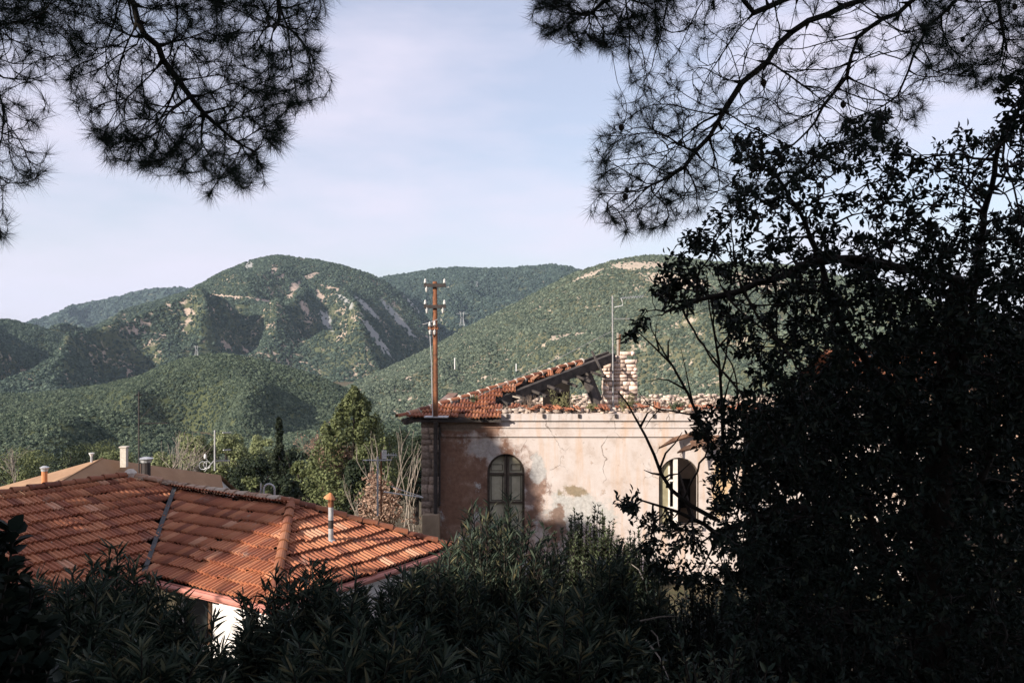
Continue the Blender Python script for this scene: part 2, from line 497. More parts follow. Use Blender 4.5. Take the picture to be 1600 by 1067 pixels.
def mat_hill(name, g1, g2, rock, rock_amt, scale):
    b = NB(name)
    g = b.n('ShaderNodeNewGeometry'); pos = g.outputs['Position']
    a = b.noise(scale, 5, 0.65, pos); f = b.noise(scale * 6, 5, 0.7, pos); r = b.noise(scale * 2.0, 6, 0.75, pos)
    c = b.ramp(a, [(0.3, g1), (0.7, g2)])
    c = b.mix(b.ramp(f, [(0.35, 0.8), (0.65, 0.0)]), c, tuple(v * 0.55 for v in g1))
    c = b.mix(b.ramp(r, [(rock_amt, 0.0), (rock_amt + 0.06, 0.8)]), c, rock)
    at = b.n('ShaderNodeAttribute'); at.attribute_name = 'soil'
    fs = b.math('ADD', at.outputs['Fac'], b.math('MULTIPLY', b.math('SUBTRACT', f, 0.5), 0.9))
    rk = b.ramp(b.noise(scale * 14, 4, 0.7, pos), [(0.3, tuple(v * 0.55 for v in rock)), (0.65, tuple(min(1, v * 1.15) for v in rock))])
    c = b.mix(b.ramp(fs, [(0.42, 0.0), (0.58, 0.9)]), c, rk)
    at2 = b.n('ShaderNodeAttribute'); at2.attribute_name = 'scree'
    fs2 = b.math('ADD', at2.outputs['Fac'], b.math('MULTIPLY', b.math('SUBTRACT', f, 0.5), 0.6))
    c = b.mix(b.ramp(fs2, [(0.42, 0.0), (0.58, 0.85)]), c, (0.30, 0.30, 0.29))
    b.base(c)
    b.bump(f, 0.6, 1.2 / (scale * 60))
    return b.fin(0.95, 0.1)


def mat_scrub(name, c1, c2):
    b = NB(name)
    o = b.n('ShaderNodeObjectInfo')
    b.base(b.ramp(o.outputs['Random'], [(0.0, c1), (0.8, c2), (1.0, tuple(min(1, v * 1.5) for v in c2))]))
    return b.fin(0.9, 0.12)


def mat_ground():
    b = NB('slope_soil')
    g = b.n('ShaderNodeNewGeometry'); pos = g.outputs['Position']
    n1 = b.noise(0.35, 6, 0.7, pos); n2 = b.noise(6, 5, 0.7, pos)
    c = b.ramp(n1, [(0.3, (0.07, 0.055, 0.035)), (0.5, (0.10, 0.085, 0.05)), (0.7, (0.05, 0.06, 0.03))])
    c = b.mix(b.ramp(n2, [(0.4, 0.0), (0.7, 0.6)]), c, (0.16, 0.12, 0.085))
    b.base(c); b.bump(n2, 0.7, 0.06)
    return b.fin(0.95, 0.1)


M['ground'] = mat_ground()
M['path'] = mat_simple('pale_stone_path', (0.28, 0.25, 0.22), (0.48, 0.45, 0.41), 3, 0.95, 0.1, bump=0.5, dist=0.02)

# ------------------------------------------------------------------ ground sheet
GP = [(-400, 30), (-60, 6), (-20, 0.5), (-4, -1.5), (0, -1.65), (3, -2.5), (6, -3.7), (10, -5.3), (14, -6.9), (17, -7.5), (35, -7.6),
      (45, -9.2), (70, -14.5), (110, -23), (180, -36), (300, -46), (6000, -46)]


def ground_z(x, y):
    z = np.interp(y, [p[0] for p in GP], [p[1] for p in GP])
    k = np.clip((np.asarray(y) - 0.0) / 15.0, 0, 1) * np.clip((60 - np.asarray(y)) / 30.0, 0, 1)
    left = np.clip((-np.asarray(x) - 9) / 14.0, 0, 1)
    return z + k * left * 1.6 + 0.12 * fbm(np.asarray(x) * 0.5, np.asarray(y) * 0.5, 5, 3) * np.clip(np.abs(y) / 2, 0, 1)


ys = np.concatenate([np.linspace(-400, -25, 12), np.linspace(-20, 40, 100), np.linspace(41, 120, 60), np.linspace(125, 400, 40), np.linspace(500, 6000, 14)])
xs = np.concatenate([np.linspace(-5000, -140, 14), np.linspace(-120, -30, 40), np.linspace(-29, 29, 100), np.linspace(30, 120, 40), np.linspace(140, 5000, 14)])
gx, gy = np.meshgrid(xs, ys)
gz = ground_z(gx, gy)


def grid_faces(ny, nx):
    i = np.arange(ny - 1)[:, None] * nx + np.arange(nx - 1)[None, :]
    return np.stack([i, i + 1, i + nx + 1, i + nx], -1).reshape(-1, 4)


g = mk('ground', np.stack([gx, gy, gz], -1).reshape(-1, 3), grid_faces(len(ys), len(xs)), M['ground'], None, True)
tag(g, 'dark earthy slope falling away beneath the shrubs and houses', kind='structure')

# ------------------------------------------------------------------ hills with scrub
def scrub_nodes(name, mat, seed):
    ng = bpy.data.node_groups.new(name, 'GeometryNodeTree')
    ng.interface.new_socket('Geometry', in_out='INPUT', socket_type='NodeSocketGeometry')
    ng.interface.new_socket('Geometry', in_out='OUTPUT', socket_type='NodeSocketGeometry')
    N = ng.nodes.new; L = ng.links.new
    gi = N('NodeGroupInput'); go = N('NodeGroupOutput')
    ico = N('GeometryNodeMeshIcoSphere'); ico.inputs['Radius'].default_value = 0.5; ico.inputs['Subdivisions'].default_value = 3
    nz = N('ShaderNodeTexNoise'); nz.inputs['Scale'].default_value = 2.6 + 0.1 * seed; nz.inputs['Detail'].default_value = 3.0; nz.inputs['Roughness'].default_value = 0.65
    sub = N('ShaderNodeVectorMath'); sub.operation = 'SUBTRACT'; sub.inputs[1].default_value = (0.5, 0.5, 0.5)
    sca = N('ShaderNodeVectorMath'); sca.operation = 'SCALE'; sca.inputs['Scale'].default_value = 1.15
    sp = N('GeometryNodeSetPosition'); sm = N('GeometryNodeSetMaterial'); sm.inputs['Material'].default_value = mat
    L(nz.outputs['Color'], sub.inputs[0]); L(sub.outputs[0], sca.inputs[0]); L(sca.outputs[0], sp.inputs['Offset'])
    L(ico.outputs['Mesh'], sp.inputs['Geometry']); L(sp.outputs['Geometry'], sm.inputs['Geometry'])
    iop = N('GeometryNodeInstanceOnPoints')
    at = N('GeometryNodeInputNamedAttribute'); at.data_type = 'FLOAT'; at.inputs['Name'].default_value = 'scale'
    rv = N('FunctionNodeRandomValue'); rv.data_type = 'FLOAT_VECTOR'
    rv.inputs['Min'].default_value = (-0.3, -0.3, 0); rv.inputs['Max'].default_value = (0.3, 0.3, 6.28)
    L(gi.outputs[0], iop.inputs['Points']); L(sm.outputs['Geometry'], iop.inputs['Instance'])
    L(rv.outputs[0], iop.inputs['Rotation']); L(at.outputs[0], iop.inputs['Scale']); L(iop.outputs['Instances'], go.inputs[0])
    return ng


def hill(Yr, pts, D, zf, amp, wlen, seed, mat, smat, nshrub, ssize, label, nx=190, ny=110, skew=0.0, soils=(), screes=(), shrub_px=None, plabel='', pw=1.08, bumps=(), cover=1.0):
    px = np.array([p[0] for p in pts], float); py = np.array([p[1] for p in pts], float)
    X = (px - 800) / F * Yr; Z = (533.5 - py) / F * Yr
    x = np.linspace(X[0], X[-1], nx); v = np.concatenate([np.linspace(-0.4, -0.02, 14), np.linspace(0, 1, ny - 14)])
    xx, vv = np.meshgrid(x, v)
    zr = np.interp(xx + skew * vv * D, X, Z)
    # smooth the traced ridge a little, then roughen it
    ker = np.hanning(9); ker /= ker.sum()
    z1 = np.convolve(np.pad(np.interp(x, X, Z), 4, mode='edge'), ker, mode='valid')
    zr0 = np.tile(z1, (len(v), 1))
    zr = zr0 * (1 - np.clip(vv, 0, 1)) + zr * np.clip(vv, 0, 1)
    yy = Yr - vv * D
    h = np.where(vv >= 0, 1 - np.clip(vv, 0, 1) ** pw, 1 + vv * 1.6)
    z = zf + (zr - zf) * h
    hx = np.clip(zr - zf, 0, None)
    warp = fbm(xx / wlen * 0.6, yy / wlen * 0.6, seed + 20, 2) * 0.5
    sp = ridged(xx / wlen + warp + 0.35 * yy / wlen, yy / (wlen * 2.4), seed, 2)
    w = np.clip(np.abs(vv) * 2.4, 0, 1); w = w * w * (3 - 2 * w) * np.clip((1 - vv) * 3, 0, 1)
    z = z + amp * (sp - 1.0) * 2.0 * w
    z = z + amp * 0.09 * fbm(xx / (wlen * 0.22), yy / (wlen * 0.22), seed + 9, 3) * np.clip(np.abs(vv) * 3 + 0.04, 0, 1)
    ipx = xx / yy * F + 800; ipy = 533.5 - z / yy * F
    for (cx, cy, rx, ry, ang, hb) in bumps:
        a = math.radians(ang); dx = ipx - cx; dy = ipy - cy
        u = (dx * math.cos(a) + dy * math.sin(a)) / rx; q = (-dx * math.sin(a) + dy * math.cos(a)) / ry
        z = z + hb * np.exp(-(u * u + q * q)) * np.clip((vv - 0.07) * 6, 0, 1)
    soil = np.zeros_like(z); scree = np.zeros_like(z)
    # bare patches: each an ellipse of open ground where it stands on the slope
    ipx = xx / yy * F + 800; ipy = 533.5 - z / yy * F
    for arr, lst in ((soil, soils), (scree, screes)):
        for (cx, cy, rx, ry, ang) in lst:
            a = math.radians(ang); dx = ipx - cx; dy = ipy - cy
            u = (dx * math.cos(a) + dy * math.sin(a)) / rx; q = (-dx * math.sin(a) + dy * math.cos(a)) / ry
            arr[...] = np.maximum(arr, np.clip(1.25 - np.sqrt(u * u + q * q) * 0.75, 0, 1))
    Vv = np.stack([xx, yy, z], -1).reshape(-1, 3)
    o = mk('hill', Vv, grid_faces(len(v), nx), mat, None, True, {'soil': soil.ravel(), 'scree': scree.ravel()})
    tag(o, label, kind='structure')
    if nshrub:
        rr = np.random.default_rng(seed + 50)
        lo, hi = shrub_px or (px[0], px[-1])
        a = ((lo - 800) / F * Yr - x[0]) / (x[-1] - x[0]); b_ = ((hi - 800) / F * Yr - x[0]) / (x[-1] - x[0])
        fi = np.clip(rr.uniform(a, b_, nshrub), 0, 0.999) * (nx - 1)
        k0 = 11; nv = len(v)
        fj = rr.uniform(k0, nv - 1.001, nshrub)
        i = fi.astype(int); j = fj.astype(int); u = fi - i; q = fj - j
        def bl(A):
            return A[j, i] * (1 - u) * (1 - q) + A[j, i + 1] * u * (1 - q) + A[j + 1, i] * (1 - u) * q + A[j + 1, i + 1] * u * q
        sx, sy, sz = bl(xx), bl(yy), bl(z)
        bare = np.maximum(bl(soil), bl(scree))
        dens = 0.5 + 0.9 * fbm(sx / (ssize * 9), sy / (ssize * 9), seed + 70, 3)
        bn = bare + 0.35 * fbm(sx / (ssize * 2.5), sy / (ssize * 2.5), seed + 90, 2)
        keep = (rr.random(nshrub) > np.clip((bn - 0.42) * 3.5, 0, 0.95)) & (rr.random(nshrub) < np.clip(dens + 0.5, 0.2, 1) * cover)
        sc = ssize * np.clip(rr.lognormal(0, 0.34, nshrub), 0.45, 2.0) * (0.75 + 0.25 * np.clip(dens + .4, 0, 1.5))
        pv = np.stack([sx, sy, sz + 0.12 * sc], -1)[keep]
        s = mk('hillside_scrub', pv, [], None, None, False, {'scale': sc[keep]})
        tag(s, plabel, 'shrubs', kind='stuff')
        md = s.modifiers.new('scatter', 'NODES'); md.node_group = scrub_nodes('scrub_scatter_%d' % seed, smat, seed)
    return o


S_far = mat_scrub('far_scrub', (0.024, 0.042, 0.036), (0.049, 0.071, 0.060))
S_mid = mat_scrub('mid_scrub', (0.024, 0.041, 0.033), (0.065, 0.089, 0.066))
S_near = mat_scrub('near_scrub', (0.024, 0.040, 0.029), (0.078, 0.100, 0.066))
S_dry = mat_scrub('dry_scrub', (0.032, 0.049, 0.037), (0.098, 0.120, 0.086))
H_far = mat_hill('far_hill', (0.07, 0.085, 0.05), (0.11, 0.12, 0.075), (0.30, 0.27, 0.24), 0.56, 0.010)
H_main = mat_hill('main_hill', (0.07, 0.085, 0.045), (0.12, 0.125, 0.075), (0.42, 0.33, 0.27), 0.54, 0.018)
H_right = mat_hill('right_hill', (0.09, 0.10, 0.055), (0.17, 0.16, 0.10), (0.42, 0.35, 0.28), 0.54, 0.030)
H_low = mat_hill('low_hill', (0.06, 0.075, 0.035), (0.10, 0.11, 0.055), (0.26, 0.20, 0.14), 0.66, 0.03)

hill(3200, [(-260, 620), (30, 515), (60, 503), (100, 490), (140, 475), (175, 470), (215, 458), (250, 453), (297, 451), (350, 458), (450, 490), (620, 560)],
     1100, -60, 90, 420, 1, H_far, S_far, 16000, 11, 'distant bluish ridge at the far left of the skyline', shrub_px=(0, 420),
     plabel='scrub on the distant bluish ridge at far left')
hill(2100, [(380, 560), (500, 470), (560, 443), (600, 434), (640, 428), (680, 422), (720, 419), (760, 421), (800, 420), (850, 415), (880, 416), (897, 420), (930, 430), (990, 450), (1100, 500), (1300, 560)],
     900, -60, 95, 300, 2, H_far, S_far, 80000, 4.4, 'dark wooded ridge between the main peak and the right hill', skew=0.10, shrub_px=(540, 960),
     plabel='dense trees and scrub covering the dark ridge behind the utility pole')
hill(1500, [(-400, 640), (-60, 590), (60, 545), (143, 517), (186, 496), (230, 478), (267, 465), (310, 452), (337, 438), (360, 423), (388, 409), (411, 402), (438, 399), (465, 403),
            (504, 408), (543, 417), (581, 430), (610, 445), (640, 468), (680, 510), (720, 560), (800, 620), (900, 680)],
     850, -60, 64, 230, 4, H_main, S_mid, 250000, 2.35, 'tall rounded green mountain with bare reddish scars near its top', nx=260, ny=150, skew=0.04, shrub_px=(-40, 740),
     soils=[(462, 447, 11, 9, -35), (486, 431, 17, 3.5, -18), (452, 463, 8, 4, -50), (350, 463, 56, 2.4, 4), (266, 475, 7, 3, 10), (235, 522, 56, 2.0, 4), (423, 508, 9, 5, 0), (430, 532, 18, 2.2, 2),
            (410, 470, 30, 2.2, 10), (296, 488, 10, 6, 20), (440, 553, 36, 2.0, 3), (500, 462, 5, 14, -40), (370, 546, 40, 2.0, 6), (445, 542, 26, 1.9, 2), (460, 567, 40, 2.0, 4), (330, 530, 24, 1.8, 6), (470, 520, 20, 2.0, 10), (520, 450, 26, 2.2, 14), (475, 480, 5, 16, -30), (428, 422, 6, 8, 0), (440, 432, 5, 6, 10)],
     screes=[(590, 530, 46, 6, 55), (572, 480, 30, 5, 42), (622, 498, 48, 5, 48), (540, 470, 22, 4, 38), (390, 415, 9, 9, 0), (640, 470, 30, 4, 50), (510, 500, 8, 20, -30)],
     bumps=[(318, 505, 13, 42, -12, 34), (378, 500, 36, 38, 0, -40), (548, 490, 22, 70, -38, 38), (650, 500, 42, 90, -30, -85), (250, 560, 30, 30, 0, 18), (470, 470, 14, 60, -30, 14)], cover=0.8,
     plabel='dark green scrub dotting the tall mountain with reddish scars')
hill(1050, [(-500, 500), (-200, 488), (-60, 497), (0, 500), (20, 501), (40, 506), (70, 514), (105, 527), (150, 552), (200, 585), (260, 640), (330, 700)],
     560, -55, 50, 190, 5, H_main, S_mid, 110000, 2.0, 'green shoulder at the left edge with a shaded flank', shrub_px=(-60, 330), skew=-0.12,
     bumps=[(-20, 545, 26, 60, -10, 26), (60, 590, 46, 60, 20, -62)],
     plabel='scrub on the shoulder at the left edge of the hills')
hill(820, [(420, 660), (500, 625), (540, 606), (560, 597), (600, 578), (640, 560), (690, 535), (730, 512), (780, 487), (830, 462), (880, 435), (900, 425), (940, 413), (980, 403), (1010, 399), (1050, 401),
           (1100, 408), (1150, 413), (1220, 412), (1260, 420), (1350, 442), (1450, 470), (1600, 500), (1900, 540)],
     480, -50, 14, 130, 6, H_right, S_dry, 200000, 1.35, 'smooth sunny green hill rising behind the ruined roof', nx=200, ny=110, shrub_px=(450, 1420),
     soils=[(1000, 415, 60, 7, 0), (920, 430, 30, 4, -20), (905, 522, 46, 2.2, -4), (1060, 440, 60, 12, 10), (870, 528, 16, 3, 0), (760, 590, 26, 2, 0), (560, 610, 22, 2.2, 8), (1180, 440, 60, 14, 8)],
     cover=0.82,
     plabel='grey green scrub carpeting the sunny hill behind the ruin')
hill(520, [(-260, 618), (-60, 618), (60, 615), (150, 604), (220, 588), (270, 566), (310, 556), (350, 553), (400, 561), (450, 574), (500, 590), (550, 612), (610, 640), (700, 668), (820, 690)],
     270, -50, 17, 130, 8, H_low, S_near, 150000, 0.98, 'lower green foothill below the tall mountain', shrub_px=(-80, 760), skew=0.15,
     bumps=[(200, 640, 60, 40, -20, 12), (290, 655, 60, 36, -10, -24), (400, 630, 55, 45, 0, 9), (470, 600, 50, 16, 20, -8), (150, 645, 34, 34, -20, -9)],
     plabel='rounded bushes covering the foothill below the tall mountain')
hill(300, [(-400, 640), (-150, 650), (0, 648), (60, 640), (120, 637), (180, 645), (240, 660), (300, 678), (380, 690), (460, 678), (540, 665), (620, 660), (700, 672), (800, 690), (900, 700)],
     150, -48, 9, 80, 11, H_low, S_near, 90000, 0.78, 'near low rise in front of the foothill', shrub_px=(-80, 760), ny=90,
     bumps=[(105, 665, 40, 28, -20, 8), (168, 680, 36, 26, -15, -12), (330, 690, 40, 20, 0, -9), (450, 690, 40, 24, 0, 6)],
     plabel='bushes covering the low rise just behind the houses')

# ------------------------------------------------------------------ foliage tools
def unit(a):
    return a / np.maximum(np.linalg.norm(a, axis=-1, keepdims=True), 1e-9)


def leaf_arrays(p, d, nrm, L, W, droop=0.15, fold=0.25):
    """flat-ish leaves: six corners, two quads each"""
    d = unit(d); s = unit(np.cross(d, nrm)); n = unit(np.cross(s, d))
    L = np.asarray(L)[:, None]; W = np.asarray(W)[:, None]
    b = p
    m1 = p + d * L * 0.35; m2 = p + d * L * 0.72 - n * L * droop * 0.5
    tip = p + d * L - n * L * droop
    up = n * W * fold
    V = np.stack([b, m1 + s * W * 0.5 + up, m2 + s * W * 0.38 + up, tip, m2 - s * W * 0.38 + up, m1 - s * W * 0.5 + up], 1).reshape(-1, 3)
    i = np.arange(len(p))[:, None] * 6
    Fq = np.concatenate([i + np.array([[0, 1, 2, 3]]), i + np.array([[0, 3, 4, 5]])], 1).reshape(-1, 4)
    return V, Fq


def leaf_simple(p, d, nrm, L, W):
    """small far leaves: one four-cornered blade each"""
    d = unit(d); s = unit(np.cross(d, nrm)); n = unit(np.cross(s, d))
    L = np.asarray(L)[:, None]; W = np.asarray(W)[:, None]
    m = p + d * L * 0.45 + n * L * 0.06
    V = np.stack([p, m + s * W * 0.5, p + d * L, m - s * W * 0.5], 1).reshape(-1, 3)
    return V, np.arange(len(p) * 4).reshape(-1, 4)


def blade_arrays(p, d, L, W, rng):
    """needles and grass blades: one thin triangle each"""
    d = unit(d); s = unit(np.cross(d, unit(rng.normal(size=d.shape))))
    L = np.asarray(L)[:, None]; W = np.asarray(W)[:, None]
    V = np.stack([p - s * W * 0.5, p + s * W * 0.5, p + d * L], 1).reshape(-1, 3)
    return V, np.arange(len(p) * 3).reshape(-1, 3)


def seg_tubes(A, B, ra, rb, n=5):
    """many tapered twig segments at once"""
    A = np.asarray(A, float); B = np.asarray(B, float); ra = np.asarray(ra); rb = np.asarray(rb)
    d = unit(B - A)
    ref = np.where(np.abs(d[:, 2:3]) > 0.9, np.array([[1.0, 0, 0]]), np.array([[0, 0, 1.0]]))
    x = unit(np.cross(d, ref)); y = np.cross(d, x)
    ang = 2 * np.pi * np.arange(n) / n
    ring = x[:, None, :] * np.cos(ang)[None, :, None] + y[:, None, :] * np.sin(ang)[None, :, None]
    V = np.concatenate([A[:, None] + ring * ra[:, None, None], B[:, None] + d[:, None] * (rb * 0.4)[:, None, None] + ring * rb[:, None, None]], 1).reshape(-1, 3)
    i = np.arange(len(A))[:, None, None] * 2 * n
    k = np.arange(n); k2 = (k + 1) % n
    q = np.stack([k, k2, k2 + n, k + n], -1)[None]
    return V, (i + q).reshape(-1, 4)


def in_poly(x, y, poly):
    x = np.asarray(x, float); y = np.asarray(y, float)
    c = np.zeros(x.shape, bool); n = len(poly); j = n - 1
    for i in range(n):
        xi, yi = poly[i]; xj, yj = poly[j]
        c ^= ((yi > y) != (yj > y)) & (x < (xj - xi) * (y - yi) / (yj - yi + 1e-12) + xi)
        j = i
    return c


def sample_poly(poly, n, y0, y1, rng):
    """points spread through the volume that stands over an outline between two distances"""
    xs_ = [p[0] for p in poly]; ys_ = [p[1] for p in poly]; out = []
    got = 0
    while got < n:
        x = rng.uniform(min(xs_), max(xs_), n * 2); y = rng.uniform(min(ys_), max(ys_), n * 2)
        m = in_poly(x, y, poly); x = x[m]; y = y[m]
        Y = rng.uniform(y0, y1, len(x))
        out.append(np.stack([(x - 800) / F * Y, Y, (533.5 - y) / F * Y], -1)); got += len(x)
    return np.concatenate(out)[:n]


def colonize(skel, attractors, step, kill, rng, iters=160, jitter=0.25, sag=0.0, inertia=0.0):
    """grow twigs from a skeleton (list of polylines) towards points"""
    nodes = []; par = []
    for pl in skel:
        start = pl[0]
        pts = [np.array(p, float) for p in pl[1:]] if isinstance(start, int) else [np.array(p, float) for p in pl]
        prev = start if isinstance(start, int) else -1
        if prev >= 0:
            pts = [nodes[prev]] + pts
        last = prev
        for a, b in zip(pts[:-1], pts[1:]):
            if last < 0:
                nodes.append(a); par.append(-1); last = len(nodes) - 1
            k = max(1, int(np.linalg.norm(b - a) / (step * 1.5)))
            for t in range(1, k + 1):
                nodes.append(a + (b - a) * t / k + rng.normal(size=3) * step * 0.12); par.append(last); last = len(nodes) - 1
    nskel = len(nodes)
    at = attractors.copy()
    nd = np.array(nodes)
    dist = np.full(len(at), 1e9); near = np.zeros(len(at), int)
    for k in range(0, len(nd), 256):
        dd = np.linalg.norm(at[:, None] - nd[None, k:k + 256], axis=2)
        m = dd.min(1); a = dd.argmin(1) + k; u = m < dist
        dist[u] = m[u]; near[u] = a[u]
    cnt = np.zeros(len(nodes) + len(at) * 60, int)
    ndir = np.zeros((len(nodes) + len(at) * 60, 3))
    for i, p_ in enumerate(par):
        if p_ >= 0: ndir[i] = (nd[i] - nd[p_]) / (np.linalg.norm(nd[i] - nd[p_]) + 1e-9)
    for it in range(iters):
        if len(at) == 0: break
        order = np.argsort(near); nn = near[order]
        uniq, idx = np.unique(nn, return_index=True)
        dirs = unit(at - nd[near])
        sums = np.add.reduceat(dirs[order], idx, axis=0)
        newp = []; newpar = []
        for q, u in enumerate(uniq):
            if cnt[u] >= 4: 
                continue
            v = sums[q] / (np.linalg.norm(sums[q]) + 1e-9) + rng.normal(size=3) * jitter + ndir[u] * (inertia if u >= nskel else 0.25 * inertia)
            v[2] -= sag
            v /= np.linalg.norm(v)
            ndir[len(nd) + len(newp)] = v
            newp.append(nd[u] + v * step); newpar.append(u); cnt[u] += 1
        if not newp: break
        base = len(nd); newp = np.array(newp)
        nd = np.concatenate([nd, newp]); par += newpar
        dd = np.linalg.norm(at[:, None] - newp[None], axis=2)
        m = dd.min(1); a = dd.argmin(1) + base; u = m < dist
        dist[u] = m[u]; near[u] = a[u]
        keep = dist > kill
        stuck = cnt[near] >= 4
        keep &= ~(stuck & (rng.random(len(at)) < 0.5))
        at = at[keep]; dist = dist[keep]; near = near[keep]
    par = np.array(par)
    nch = np.zeros(len(nd), int)
    for i, p_ in enumerate(par):
        if p_ >= 0: nch[p_] += 1
    return nd, par, nch, nskel


def pipe_radii(par, nch, r_tip, expo=2.3, rmax=9):
    n = len(par); w = np.zeros(n); w[nch == 0] = 1.0
    for i in range(n - 1, -1, -1):
        if par[i] >= 0: w[par[i]] += w[i]
    return np.minimum(r_tip * np.maximum(w, 1) ** (1 / expo), rmax)


def tip_dist(par, n):
    d = np.zeros(n, int)
    for i in range(n - 1, -1, -1):
        p_ = par[i]
        if p_ >= 0: d[p_] = max(d[p_], d[i] + 1)
    return d


# ------------------------------------------------------------------ which places the sun reaches
# Gaps are cut into the unseen shade crowns so that the sunbeams
# land inside these outlines (on the ruin's front, its roof, the house roofs, the shrub tops).
s_ = np.array(SV)
HC = np.array(P(400, 900, 17.0))


def beam_hits(p, n0, poly, q0):
    """do rays from points p along the sunlight land inside poly on the plane through q0 with normal n0"""
    n0 = np.array(n0, float); den = -(s_ @ n0)
    t = ((np.array(q0) - p) @ n0) / den
    h = p - t[:, None] * s_
    px = h[:, 0] / np.maximum(h[:, 1], 0.1) * F + 800; py = 533.5 - h[:, 2] / np.maximum(h[:, 1], 0.1) * F
    return (t > 0.3) & in_poly(px, py, poly)


LIT = [
    ((0, 1, 0), (0, 28, 0), [(778, 630), (1460, 630), (1460, 870), (990, 870), (950, 805), (905, 762), (868, 800), (846, 775), (838, 742), (826, 712), (796, 695), (784, 660)]),
    ((0, 1, 0), (0, 27.3, 0), [(655, 400), (705, 400), (705, 618), (655, 618)]),
    ((0, 1, 0), (0, 30, 0), [(690, 520), (1040, 520), (1040, 645), (690, 645)]),
    ((-.2, -.31, .93), P(400, 900, 17.0), [(458, 800), (400, 826), (330, 860), (288, 905), (310, 945), (400, 960), (446, 940), (452, 880)]),
    ((-.2, -.31, .93), P(290, 780, 21.9), [(268, 768), (310, 772), (250, 812)]),
    ((.31, -.2, .93), P(520, 850, 19.3), [(530, 852), (570, 828), (640, 828), (710, 838), (690, 860), (570, 910), (470, 905), (490, 868)]),
    ((.31, -.2, .93), P(160, 830, 19.5), [(150, 845), (235, 800), (245, 815), (190, 862), (120, 880)]),
    ((-.545, -.84, 0), P(380, 960, 16.9), [(310, 925), (430, 945), (430, 1090), (310, 1090)]),
    ((0, 1, 0), (0, 8.8, 0), [(690, 862), (720, 810), (770, 770), (860, 780), (880, 850), (850, 880), (770, 925), (690, 910)]),
    ((0, 1, 0), (0, 10.3, 0), [(690, 852), (720, 800), (770, 762), (860, 770), (880, 840), (850, 860), (770, 905), (690, 890)]),
    ((0, 1, 0), (0, 12.2, 0), [(850, 790), (890, 755), (985, 740), (1000, 842), (850, 858)]),
    ((0, 1, 0), (0, 40, 0), [(-90, 690), (360, 680), (360, 720), (160, 730), (85, 768), (-90, 775)]),
    ((0, 1, 0), (0, 66, 0), [(180, 600), (640, 600), (640, 735), (180, 735)]),
]


def blocks_lit(p):
    m = np.zeros(len(p), bool)
    for n0, q0, poly in LIT:
        m |= beam_hits(p, n0, poly, q0)
    return m


# ------------------------------------------------------------------ ruined villa
YR = 28.0
k = YR / F


def wx(px): return (px - 800) * k
def wz(py): return (533.5 - py) * k


WL, WR = wx(662), wx(1470)
WT, WB = wz(645), -7.8
ruin = thing('ruined_villa', (2.0, YR, -7.6), 'roofless cream villa with arched windows and peeling stained plaster', 'ruin')


def arch_pts(cx, w, zs, n=14):
    return [(cx + w / 2 * math.cos(math.pi * i / n), zs + w / 2 * math.sin(math.pi * i / n)) for i in range(n + 1)]


WIN = [(wx(790.5), 1.17, wz(738), wz(838)), (wx(1061), 1.26, wz(746), wz(821)), (wx(1330), 1.24, wz(746), wz(830))]   # centre, width, spring line, sill
TH = 0.42
wall = MB()
edges = [WL]
for (cx, w, zs, zb) in WIN:
    edges += [cx - w / 2, cx + w / 2]
edges.append(WR)
for i in range(0, len(edges), 2):
    wall.quad((edges[i], YR, WB), (edges[i + 1], YR, WB), (edges[i + 1], YR, WT), (edges[i], YR, WT))
for (cx, w, zs, zb) in WIN:
    wall.quad((cx - w / 2, YR, WB), (cx + w / 2, YR, WB), (cx + w / 2, YR, zb), (cx - w / 2, YR, zb))
    ap = arch_pts(cx, w, zs)
    for (a, b) in zip(ap[:-1], ap[1:]):
        wall.quad((b[0], YR, b[1]), (a[0], YR, a[1]), (a[0], YR, WT), (b[0], YR, WT))
        wall.quad((a[0], YR, a[1]), (b[0], YR, b[1]), (b[0], YR + TH, b[1]), (a[0], YR + TH, a[1]))
    for sx in (-1, 1):
        x_ = cx + sx * w / 2
        wall.quad((x_, YR, zb), (x_, YR + TH, zb), (x_, YR + TH, zs), (x_, YR, zs))
    wall.quad((cx - w / 2, YR, zb), (cx + w / 2, YR, zb), (cx + w / 2, YR + TH, zb), (cx - w / 2, YR + TH, zb))
# inner face, split round the openings, and the wall head
for i in range(0, len(edges), 2):
    wall.quad((edges[i], YR + TH, WB), (edges[i], YR + TH, WT), (edges[i + 1], YR + TH, WT), (edges[i + 1], YR + TH, WB))
for (cx, w, zs, zb) in WIN:
    wall.quad((cx - w / 2, YR + TH, zs + w / 2), (cx - w / 2, YR + TH, WT), (cx + w / 2, YR + TH, WT), (cx + w / 2, YR + TH, zs + w / 2))
    wall.quad((cx - w / 2, YR + TH, WB), (cx - w / 2, YR + TH, zb), (cx + w / 2, YR + TH, zb), (cx + w / 2, YR + TH, WB))
wall.quad((WL, YR, WT), (WR, YR, WT), (WR, YR + TH, WT), (WL, YR + TH, WT))
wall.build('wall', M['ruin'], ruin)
cor = MB()
cor.box(((wx(686) + WR) / 2, YR - 0.085, (wz(646) + wz(656.5)) / 2), (WR - wx(686), 0.165, wz(646) - wz(656.5)))
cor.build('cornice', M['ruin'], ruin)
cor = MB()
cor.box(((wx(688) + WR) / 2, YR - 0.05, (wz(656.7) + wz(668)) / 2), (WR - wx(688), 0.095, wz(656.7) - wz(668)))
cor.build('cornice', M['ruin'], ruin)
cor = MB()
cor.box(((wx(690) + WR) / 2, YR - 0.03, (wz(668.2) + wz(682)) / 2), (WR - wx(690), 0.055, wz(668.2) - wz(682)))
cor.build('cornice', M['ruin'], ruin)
sd = MB()
YB = 39.0
